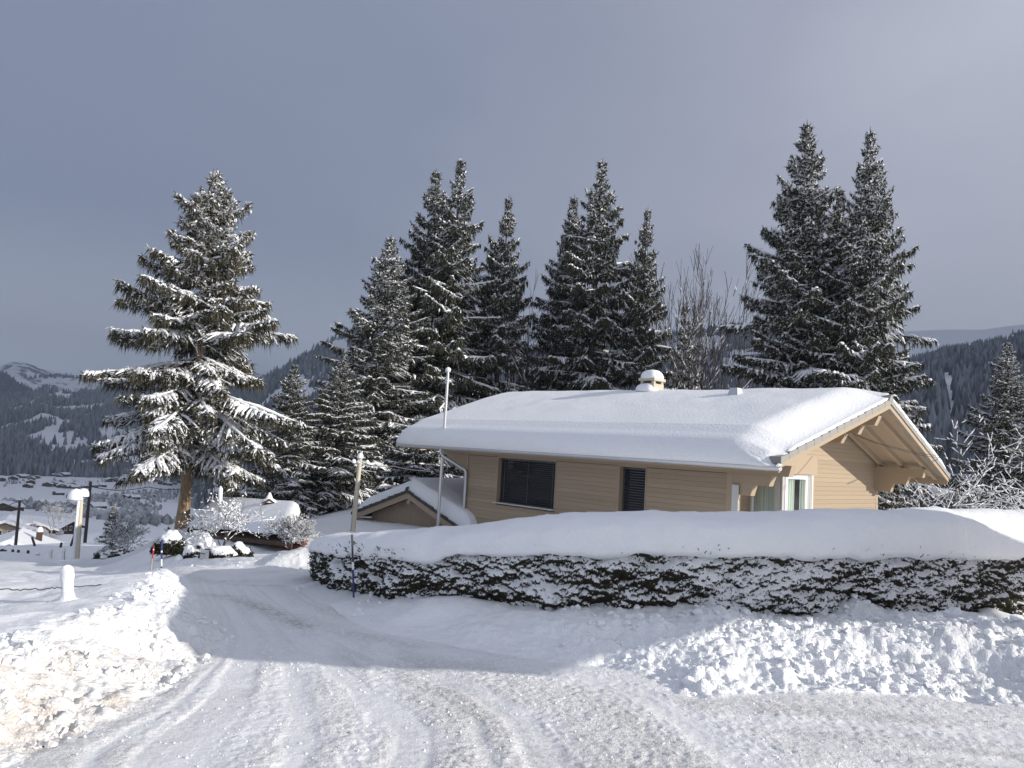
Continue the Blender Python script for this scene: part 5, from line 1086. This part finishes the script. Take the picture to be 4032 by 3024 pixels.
# steel flagpole
f = at(946, 1136, 24.6); a = at(968, 799, 24.6); j_ = f + (a - f) * .42; f_ = f.copy(); f_[2] -= 1.2
fp = empty('flagpole', tuple(f_), 0, 'slim steel flagpole with a white ball on top, left of the house gutter', 'flagpole')
for nm, A_, B_, r_ in (('lower_tube', f_, j_, .055), ('upper_tube', j_, a, .042)):
    V, F = tubes(np.array([[A_ - f_, B_ - f_]]), np.full((1, 2), r_), 12); MB().add(V, F).build(nm, M_STEEL, fp, True)
V, F = tubes(np.array([[j_ - f_ - (0, 0, .08), j_ - f_ + np.array([0, 0, .06])]]), np.full((1, 2), .06), 12); MB().add(V, F).build('collar', M_STEEL, fp, True)
V, F = tubes(np.array([[(f - f_) + (.05, -.07, .1), (a - f_) * .98 + (.05, -.06, 0)]]), np.full((1, 2), .005), 5); MB().add(V, F).build('halyard', M_WHITE, fp)
bl_ = a - f_; MB().lathe([(.02, -.09), (.075, -.06), (.09, 0), (.075, .06), (.02, .09)], tuple(bl_), 14).build('ball', M_WHITE, fp, True)
# snow marker poles
def marker(px0, y0, px1, y1, D_, r_, bands, lab, lean=0):
    a, b_ = at(px0, y0, D_), at(px1, y1, D_); o = empty('marker_pole', tuple(b_), 0, lab, 'marker pole', 'snow marker poles along the road'); d = a - b_
    for (u0, u1, m_, nm) in bands:
        V, F = tubes(np.array([[d * u0, d * u1]]), np.full((1, 2), r_), 10); MB().add(V, F).build(nm, m_, o, True)
    return o
marker(760.5, 1155, 763.5, 1273, 8.75, .011, ((-.15, .36, M_BLUE, 'blue_band'), (.36, .50, M_WHITE, 'white_band'), (.50, 1, M_WIRE, 'dark_band')), 'tall thin marker pole in front of the left part of the hedge')
marker(349.5, 1166, 348.5, 1231, 13.2, .013, ((-.1, .12, M_BLUE, 'blue_band'), (.12, .36, M_WHITE, 'white_band'), (.36, .58, M_BLUE, 'blue_band'), (.58, .64, M_WHITE, 'white_band'), (.64, 1, M_BLUE, 'blue_band')), 'blue and white banded marker pole at the bend of the road')
marker(332.5, 1179, 327, 1222, 14.0, .011, ((-.3, .35, M_POST, 'stump'), (.35, .78, M_RED, 'red_band'), (.78, .84, M_WHITE, 'white_band'), (.84, 1, M_RED, 'red_band')), 'red marker pole leaning beside the blue and white one')
# cables by the gable
cable('overhead_cable', 'pair of thin cables crossing the gable and eave of the house, upper one', [at(1842, 936, 20.6), at(1940, 968, 19.5), at(2040, 985, 18.6), at(2150, 998, 17.6), at(2280, 1004, 16.5)], .005, sag=.03); cable('overhead_cable', 'pair of thin cables crossing the gable and eave of the house, lower one', [at(1842, 937, 20.6), at(1940, 971, 19.5), at(2040, 990, 18.6), at(2150, 1006, 17.6), at(2280, 1016, 16.5)], .005, sag=.03)
cable('overhead_cable', 'black overhead cable across the bare shrubs right of the house', [at(1990, 971, 29), at(2031, 966, 28), at(2120, 958, 27), at(2260, 943, 25)], .014, sag=.02)

# ------------------------------------------------------------------ bushes
def bush(px0, px1, y0, y1, D_, lab, seed, dens=.45, name='snowy_bush', lump=.14, group='snow laden garden bushes', deep=None, pw=2.2):
    a, b_ = at(px0, y1, D_), at(px1, y1, D_); c = (a + b_) / 2; rx = np.linalg.norm(b_ - a) / 2; h = at((px0 + px1) / 2, y0, D_)[2] - c[2]
    n, m = 120, 70; th = np.linspace(0, 2 * math.pi, n, endpoint=False)[None]; q = np.linspace(0, 1, m)[:, None]
    rr = (1 - q ** pw) ** (1 / pw); X = rx * rr * np.cos(th); Y = (deep or rx * .8) * rr * np.sin(th); Z = h * q + 0 * th
    amp = lump * min(1, h / 1.0 + .3)
    d_ = (fbm(X * 2.4 + seed, Y * 2.4, Z * 3.5, oct=2, seed=seed) - .5) * 2.4 * amp + (fbm(X * 8, Y * 8, Z * 13, oct=2, seed=seed + 1) - .5) * .9 * amp
    nx_, ny_, nz2 = np.cos(th) * rr + 0 * Z, np.sin(th) * rr + 0 * Z, q * .9 + 0 * th
    X2, Y2, Z2 = X + nx_ * d_, Y + ny_ * d_, Z + nz2 * d_
    gz2 = np.gradient(d_, axis=0) * m / h; sn = np.clip(dens + (q - .42) * .85 - gz2 * .16 + (fbm(X * 3, Y * 3, Z * 4, oct=3, seed=seed + 4) - .5) * .8, 0, 1)
    V = np.stack([X2, Y2, Z2], -1).reshape(-1, 3); idx = np.arange(n * m).reshape(m, n); F = np.stack([idx[:-1], np.roll(idx[:-1], -1, 1), np.roll(idx[1:], -1, 1), idx[1:]], -1).reshape(-1, 4)
    o = empty(name, (c[0], c[1], c[2] - .1), 0, lab, 'bush', group); f_ = MB().add(V, F).build('foliage', M_SPECK, o, True); attr(f_.data, 'snow', sn.ravel())
    rng = np.random.default_rng(seed); k_ = np.where(sn.ravel() < .5)[0]
    if len(k_):
        k_ = rng.choice(k_, min(len(k_) * 2, 1800)); A = V[k_]; nn = A / (np.linalg.norm(A, axis=1, keepdims=True) + 1e-6) + rng.normal(0, .6, A.shape); nn[:, 2] -= .2; nn /= np.linalg.norm(nn, axis=1, keepdims=True)
        w = np.cross(nn, rng.normal(0, 1, A.shape)); w /= np.linalg.norm(w, axis=1, keepdims=True) + 1e-9; ln = rng.uniform(.06, .2, (len(A), 1)) * (h * .5 + .25)
        T3 = np.stack([A - w * .018, A + w * .018, A + nn * ln], 1); kind(MB().add(T3.reshape(-1, 3), np.arange(3 * len(A)).reshape(-1, 3)).build('leaves', M_HEDGE, o), 'stuff')
    return o
bush(330, 392, 1134, 1185, 18.5, 'drooping evergreen bush with a snow hood left of the lone spruce foot', 3, .5)
bush(388, 470, 1142, 1195, 18.6, 'wide low bush under a lit snow ledge right of the lone spruce foot', 5, .62)
bush(388, 424, 1168, 1222, 17.4, 'rounded bush with a smooth snow hat in front of the lone spruce', 7, .5)
bush(368, 394, 1186, 1222, 17.0, 'small white snow covered mound left of the rounded bush', 9, 1.2)
bush(430, 512, 1168, 1215, 17.2, 'long low evergreen bush with snow pillows beside the letter box', 11, .42)
bush(490, 540, 1160, 1208, 17.4, 'low evergreen bush at the corner of the dark red shed', 13, .45)
# white letter box
lb = at(441, 1207, 16.8); box = empty('letter_box', tuple(lb), YAW + .5, 'white letter box standing before the snowy evergreen bushes', 'letter box')
MB().box(-.065, .065, -.05, .05, -.1, .155).build('case', M_PANEL, box); MB().box(-.072, .072, -.058, .058, .156, .170).build('lid', M_FRAME, box); MB().box(-.05, .05, -.056, -.0505, .10, .115).build('slot', M_WIRE, box)
FB = bare_tree_meshes('flecked_bush', 21, 2.6, .55, 7, 4, M_TWIG, .35, .022, .12, (2, 3), .35, .32, .005, .04)
def plant_bush(me, H, name, lab, px, yb, yt, D_, rz, wide=1.0, grp='bare garden bushes'):
    b_ = at(px, yb, D_); s = (at(px, yt, D_)[2] - b_[2]) / H; return plant_tree(me, name, lab, 'bush', tuple(b_), rz, (s * wide, s * wide, s), grp)
plant_bush(FB, 2.6, 'bare_bush', 'bare bush with bright snow flecks on every twig, right of the lone spruce', 480, 1185, 1058, 18.0, .5, 1.25)
plant_bush(FB, 2.6, 'bare_bush', 'second bare bush with snow flecks, low at the foot of the bright one', 450, 1185, 1100, 18.8, 2.6, 1.2)
DB = bare_tree_meshes('dark_bush', 22, 2.2, .5, 8, 5, M_TWIG, .25, .02, .18, (2, 4), .35, .26)
plant_bush(DB, 2.2, 'bare_bush', 'dark bare bush with crooked twigs before the shed roof, left of the hedge', 622, 1185, 1102, 15.5, .2, 1.3); plant_bush(DB, 2.2, 'bare_bush', 'dark bare bush hard against the left end of the hedge snow', 655, 1182, 1118, 15.0, 1.9, 1.2)
f = gat(290, 1196, .2, 30); plant_bush(DB, 2.2, 'bare_bush', 'brown bare bush beside the dark juniper in the meadow', 268, 1197, 1112, math.hypot(f[0], f[1]) * .8, 3.2, 1.1)
f = gat(232, 1196, .2, 30); dj = math.hypot(f[0], f[1]) * .82; top = at(236, 1092, dj); b_ = at(236, 1198, dj); s = (top[2] - b_[2]) / 7
plant_tree(SP_S, 'juniper', 'dark ragged juniper with drooping snowy boughs in the meadow', 'juniper', tuple(b_), 1.0, (s * .85, s * .85, s))
bush(205, 330, 1182, 1203, dj * .97, 'low dark brushwood along the meadow edge beneath the juniper', 17, .30, 'brushwood', .2, 'brushwood in the meadow', 1.2)
st_a, st_b = at(476.5, 1051, 18.4), at(475.5, 1095, 18.4); o, d = pole('garden_stake', 'thin garden stake coated in snow above the flecked bush', 'stake', st_a, st_b, .02, .018, M_POST); V, F = tubes(np.array([[d * .0, d * .5, d * .9, d * 1.03]]), np.array([[.035, .045, .05, .01]]), 8); MB().add(V, F).build('snow_coat', M_SNOW, o, True)
# bird house with a snow hat
bp = at(581, 1086, 23.5); bh = empty('bird_house', (bp[0], bp[1], bp[2]), .3, 'small bird house under a pointed hat of snow behind the shed roof', 'bird house')
MB().box(-.12, .12, -.12, .12, -.16, .0).build('case', M_DARKWOOD, bh); MB().box(-.03, .03, -.03, .03, -1.4, -.161).build('stand', M_DARKWOOD, bh); MB().hexa([(-.2, -.2, 0), (.2, -.2, 0), (.2, .2, 0), (-.2, .2, 0), (-.02, -.2, .12), (.02, -.2, .12), (.02, .2, .12), (-.02, .2, .12)]).build('roof', M_DARKWOOD, bh)
MB().lathe([(.22, .02), (.19, .08), (.10, .13), (.06, .22), (.02, .30)], (0, 0, 0), 12).build('snow_cap', M_SNOW, bh, True)

# ------------------------------------------------------------------ chalets below and across the valley
def chalet_mesh(w, l, h, sl_, wallm, name):
    mb = MB(); a = w / 2; r = h + a * sl_
    mb.prism([(-a, 0), (a, 0), (a, h), (0, r), (-a, h)], 'y', -l / 2, l / 2, 0); e_ = a + .9; z0 = h - .9 * sl_
    for s in (-1, 1): mb.prism([(0, r + .02), (s * e_, z0 + .02), (s * e_, z0 + .72), (0, r + .75)][::s], 'y', -l / 2 - 1.0, l / 2 + 1.0, 1)
    return mb.mesh(name, [wallm, M_SLOPE])
VC = chalet_mesh(11, 12, 4.6, .42, M_DARKWOOD, 'valley_chalet')
rngv = random.Random(8)
for (x, y) in [(120, 1029), (126, 1031), (133, 1028), (139, 1030), (148, 1029), (156, 1022), (163, 1030), (171, 1030), (185, 1025), (195, 1029), (207, 1022), (217, 1028), (232, 1022), (246, 1026), (262, 1025), (275, 1023), (290, 1024), (310, 1024), (322, 1022), (2, 1039), (28, 1037), (46, 1034), (62, 1033), (80, 1034), (68, 1037), (237, 1041), (250, 1040), (270, 1040), (285, 1039), (308, 1039), (318, 1037), (327, 1038), (122, 1048), (127, 1051), (133, 1054), (140, 1047), (148, 1056), (152, 1051), (157, 1046), (160, 1057), (165, 1053), (170, 1049), (173, 1055), (179, 1055), (198, 1054), (220, 1052), (60, 1053), (66, 1045), (102, 1051), (126, 1070), (92, 1089), (195, 1080), (272, 1077), (290, 1079), (160, 1097), (209, 1102), (6, 1101), (13, 1104), (22, 1103), (30, 1104), (350, 1046), (362, 1049), (375, 1047), (340, 1041), (385, 1043), (410, 1046), (430, 1048), (345, 1030), (372, 1027), (330, 1075)]:
    p_ = gat(x, y, .2, 60); o = link('valley_chalet', VC); o.location = tuple(p_); s = rngv.uniform(.8, 1.25) * (.6 if y > 1060 else 1); o.scale = (s * 1.2, s, s); o.rotation_euler = (0, 0, rngv.uniform(-.7, .9)); q = 0 if y < 1033 else 1 if y < 1044 else 2 if (118 <= x <= 222 and y < 1058) else 3
    tag(o, ('tiny dark chalet in the row at the foot of the wooded hillside', 'tiny dark chalet in the scattered second row of the valley', 'tiny dark chalet crowded into the village cluster in mid valley', 'tiny dark chalet alone on the lower snow fields of the valley')[q], 'chalet', ('chalets at the foot of the wooded hillside', 'chalets in the second row of the valley', 'chalets of the village cluster', 'lone chalets on the valley fields')[q])
def big_chalet(name, lab, px, pyb, D_, w, l, h, rz, m_, extra=None, grp=None):
    c = at(px, pyb, D_); o = empty(name, tuple(c), rz, lab, 'chalet', grp); a = w / 2; s_ = .36; r = h + a * s_
    MB().prism([(-a, -2), (a, -2), (a, h), (0, r), (-a, h)], 'y', -l / 2, l / 2).build('wall', m_, o); e_ = a + 1.3; z0 = h - 1.3 * s_; rf = MB()
    for q in (-1, 1): rf.prism([(0, r + .02), (q * e_, z0 + .02), (q * e_, z0 + .26), (0, r + .26)][::q], 'y', -l / 2 - 1.4, l / 2 + 1.4)
    rf = rf.build('roof', M_DARKWOOD, o); sn_ = MB()
    for q in (-1, 1): sn_.prism([(0, r + .27), (q * (e_ + .03), z0 + .27), (q * (e_ - .02), z0 + .6), (q * (e_ - .3), z0 + .78), (0, r + .82)][::q], 'y', -l / 2 - 1.3, l / 2 + 1.35)
    sn_.build('roof_snow', M_SNOW, rf)
    for i in range(4): w_ = MB().box(-a + w * (.12 + .22 * i), -a + w * (.24 + .22 * i), -l / 2 - .04, -l / 2 + .02, h * .45, h * .45 + 1.0).build('window', M_FRAME, o); MB().box(-a + w * (.13 + .22 * i), -a + w * (.23 + .22 * i), -l / 2 - .05, -l / 2 - .041, h * .45 + .1, h * .45 + .9).build('pane', M_GLASS, w_)
    return o, r
rc, r_ = big_chalet('chalet', 'red brown chalet with a broad snow roof at the left edge of the view', 27, 1232, 105, 6.6, 8.0, 2.2, .45, M_REDWOOD)
cq = MB().box(1.9, 2.5, .3, .9, 2.4, 4.3).build('chimney', M_DARKWOOD, rc); V, F = dome(2.2, .6, 4.3, .36, .36, .6, 12, 6, 2.4, 1, 0); MB().add(V, F).build('snow_cap', M_SNOW, cq, True)
big_chalet('chalet', 'tan chalet beyond the red one, lit by the sun', 46, 1157, 182, 7.0, 8, 1.4, .9, M_TANWOOD); big_chalet('chalet', 'grey chalet joined by its snow roof to the left of the tan one', 12, 1158, 178, 8.0, 8, 1.4, .5, M_GWOOD)
big_chalet('barn', 'long dark barn with a snow roof behind the frosted tree', 92, 1146, 215, 7, 14, 1.2, 1.35, M_DARKWOOD)

# frosted growth on the valley floor
azg = np.radians(np.linspace(-37, -9, 220)); rg_ = np.geomspace(95, 1850, 200); Rr, Aa = np.meshgrid(rg_, azg, indexing='ij'); Xv, Yv = Rr * np.sin(Aa), Rr * np.cos(Aa)
GVAL = np.stack([Xv, Yv, ground_z(Xv.ravel(), Yv.ravel()).reshape(Xv.shape)], -1)
VB = [[(0, 1041), (60, 1037), (66, 1046), (30, 1056), (0, 1057)], [(100, 1047), (115, 1037), (150, 1039), (187, 1040), (190, 1045), (140, 1044), (118, 1051)], [(185, 1043), (212, 1034), (290, 1037), (312, 1030), (332, 1035), (332, 1041), (250, 1043)],
      [(140, 1076), (170, 1069), (200, 1071), (260, 1067), (300, 1061), (345, 1056), (384, 1058), (388, 1072), (332, 1096), (316, 1116), (286, 1119), (280, 1101), (240, 1096), (205, 1091), (150, 1093)], [(60, 1094), (100, 1097), (150, 1104), (212, 1113), (212, 1120), (150, 1111), (60, 1102)], [(0, 1085), (40, 1084), (80, 1092), (75, 1101), (20, 1096)], [(215, 1120), (300, 1127), (420, 1128), (420, 1134), (300, 1133), (215, 1127)], [(330, 1100), (345, 1094), (352, 1108), (335, 1112)]]
def mask_val(px, py, P, rng):
    k_ = np.zeros(len(px), bool)
    for q in VB: k_ |= in_poly(px, py, q)
    return (k_ & (fbm(P[:, 0] * .02, P[:, 1] * .02, oct=2, seed=6) > .40)) | ((rng.random(len(px)) < .004) & (np.hypot(P[:, 0], P[:, 1]) > 420))
forest('valley_growth', GVAL, 6500, 4.6, mask_val, 31, (.3, 1.3), M_FROSTBUSH, .38)
forest('frosted_hedgerow', GVAL, 700, 2.2, lambda px, py, P, rng: in_poly(px, py, [(36, 1158), (70, 1155), (105, 1157), (135, 1152), (150, 1146), (215, 1140), (215, 1146), (150, 1156), (130, 1166), (60, 1172), (36, 1170)]), 33, (.6, 1.0), M_FROSTBUSH, .5)

# ------------------------------------------------------------------ unseen cloud added to shade the valley, and the air between
def shade_cloud():
    ca, sa = math.cos(SUN_AZ), math.sin(SUN_AZ); zc = 3900; off = zc / math.tan(SUN_EL); n1, n2 = 90, 60
    s_ = np.linspace(-9000, 3500, n1); t_ = np.linspace(0, 9500, n2)                # along the sun line, across it
    S_, T_ = np.meshgrid(s_, t_); ed = T_ - 150; x0, y0 = -95, 135
    # across direction: left-forward of the sun line
    X = x0 + S_ * sa - (T_) * ca * -1 * -1; Y = y0 + S_ * ca + T_ * sa
    X = X + off * sa; Y = Y + off * ca; h = 60 + 420 * np.sqrt(np.clip(np.minimum.reduce([(S_ + 9000) / 1500, (3500 - S_) / 1500, T_ / 900, (9500 - T_) / 1500]), 0, 1)) * (.5 + fbm(X * .0012, Y * .0012, oct=4, seed=3))
    top = np.stack([X, Y, zc + h], -1); bot = np.stack([X, Y, zc - h * .35], -1); idx = np.arange(n1 * n2).reshape(n2, n1); q = np.stack([idx[:-1, :-1], idx[:-1, 1:], idx[1:, 1:], idx[1:, :-1]], -1).reshape(-1, 4)
    ring = np.concatenate([idx[0, :], idx[1:, -1], idx[-1, -2::-1], idx[-2:0:-1, 0]]); N_ = n1 * n2; rn = np.roll(ring, -1)
    o = MB().add(np.concatenate([top.reshape(-1, 3), bot.reshape(-1, 3)]), np.concatenate([q, q[:, ::-1] + N_, np.stack([ring, ring + N_, rn + N_, rn], 1)])).build('shade_cloud', mat('cloud', (.75, .77, .8), 1.0, spec=0), None, True); kind(o, 'structure')
shade_cloud()
hm = bpy.data.materials.new('haze_air'); hm.use_nodes = True; t = hm.node_tree; t.nodes.clear(); ho = t.nodes.new('ShaderNodeOutputMaterial'); pv = t.nodes.new('ShaderNodeVolumePrincipled')
pv.inputs['Color'].default_value = (.68, .81, 1.0, 1); pv.inputs['Density'].default_value = 1.6e-4; t.links.new(pv.outputs[0], ho.inputs['Volume'])
kind(MB().box(-9500, 9500, -4800, 13500, -420, 880).build('haze', hm), 'stuff')

# ------------------------------------------------------------------ unseen roof added right of the view to shade the bend of the road
cpx0, cpx1, cpy0, cpy1, cpz = 6.4, 11.6, 3.3, 8.1, 2.95
cp = empty('shade_carport', (9.0, 7.3, Tz(9, 7.3)), 0, 'added snow covered flat roof on two rear posts, unseen, shading the road', 'shade_carport')
def cb(nm, m_, *b_): x0, x1, y0, y1, z0, z1 = b_; o_ = cp.location; return MB().box(x0 - o_[0], x1 - o_[0], y0 - o_[1], y1 - o_[1], z0 - o_[2], z1 - o_[2]).build(nm, m_, cp)
cxr = lambda y: np.interp(y, [3.2, 5.2, 5.9, 8.2], [8.8, 10.3, 14.6, 15.0])                       # right side kinked to shape the cast shadow
o_ = cp.location
MB().prism([(x - o_[0], y - o_[1]) for x, y in ((cpx0, cpy0), (float(cxr(cpy0)), cpy0), (10.3, 5.2), (14.6, 5.9), (15.0, cpy1), (cpx0, cpy1))], 'z', cpz - .2 - o_[2], cpz - o_[2]).build('roof_slab', M_BEAM, cp)
for x in (6.9, 10.6): cb('post', M_BEAM, x - .08, x + .08, 7.25, 7.41, -.4, cpz - .2); cb('rafter', M_BEAM, x - .06, x + .06, max(cpy0 + .1, (x - 8.7) / .72 + cpy0 + .3), 7.5, cpz - .38, cpz - .201)
us = np.linspace(0, 1, 50); ys = np.linspace(cpy0 - .05, cpy1 + .05, 40); Ug, Yg = np.meshgrid(us, ys); Xg = cpx0 + Ug * (cxr(Yg) - cpx0); de = np.minimum.reduce([Xg - cpx0, cxr(Yg) - Xg, Yg - ys[0], ys[-1] - Yg])
Zg = cpz + .005 + .42 * np.sqrt(np.clip(1 - np.clip(1 - de / .4, 0, 1) ** 2, 0, 1)); idx = np.arange(Xg.size).reshape(Xg.shape)
MB().add(np.stack([Xg - 9.0, Yg - 7.3, Zg - cp.location[2]], -1).reshape(-1, 3), np.stack([idx[:-1, :-1], idx[:-1, 1:], idx[1:, 1:], idx[1:, :-1]], -1).reshape(-1, 4)).build('roof_snow', M_ROOFSNOW, cp, True)
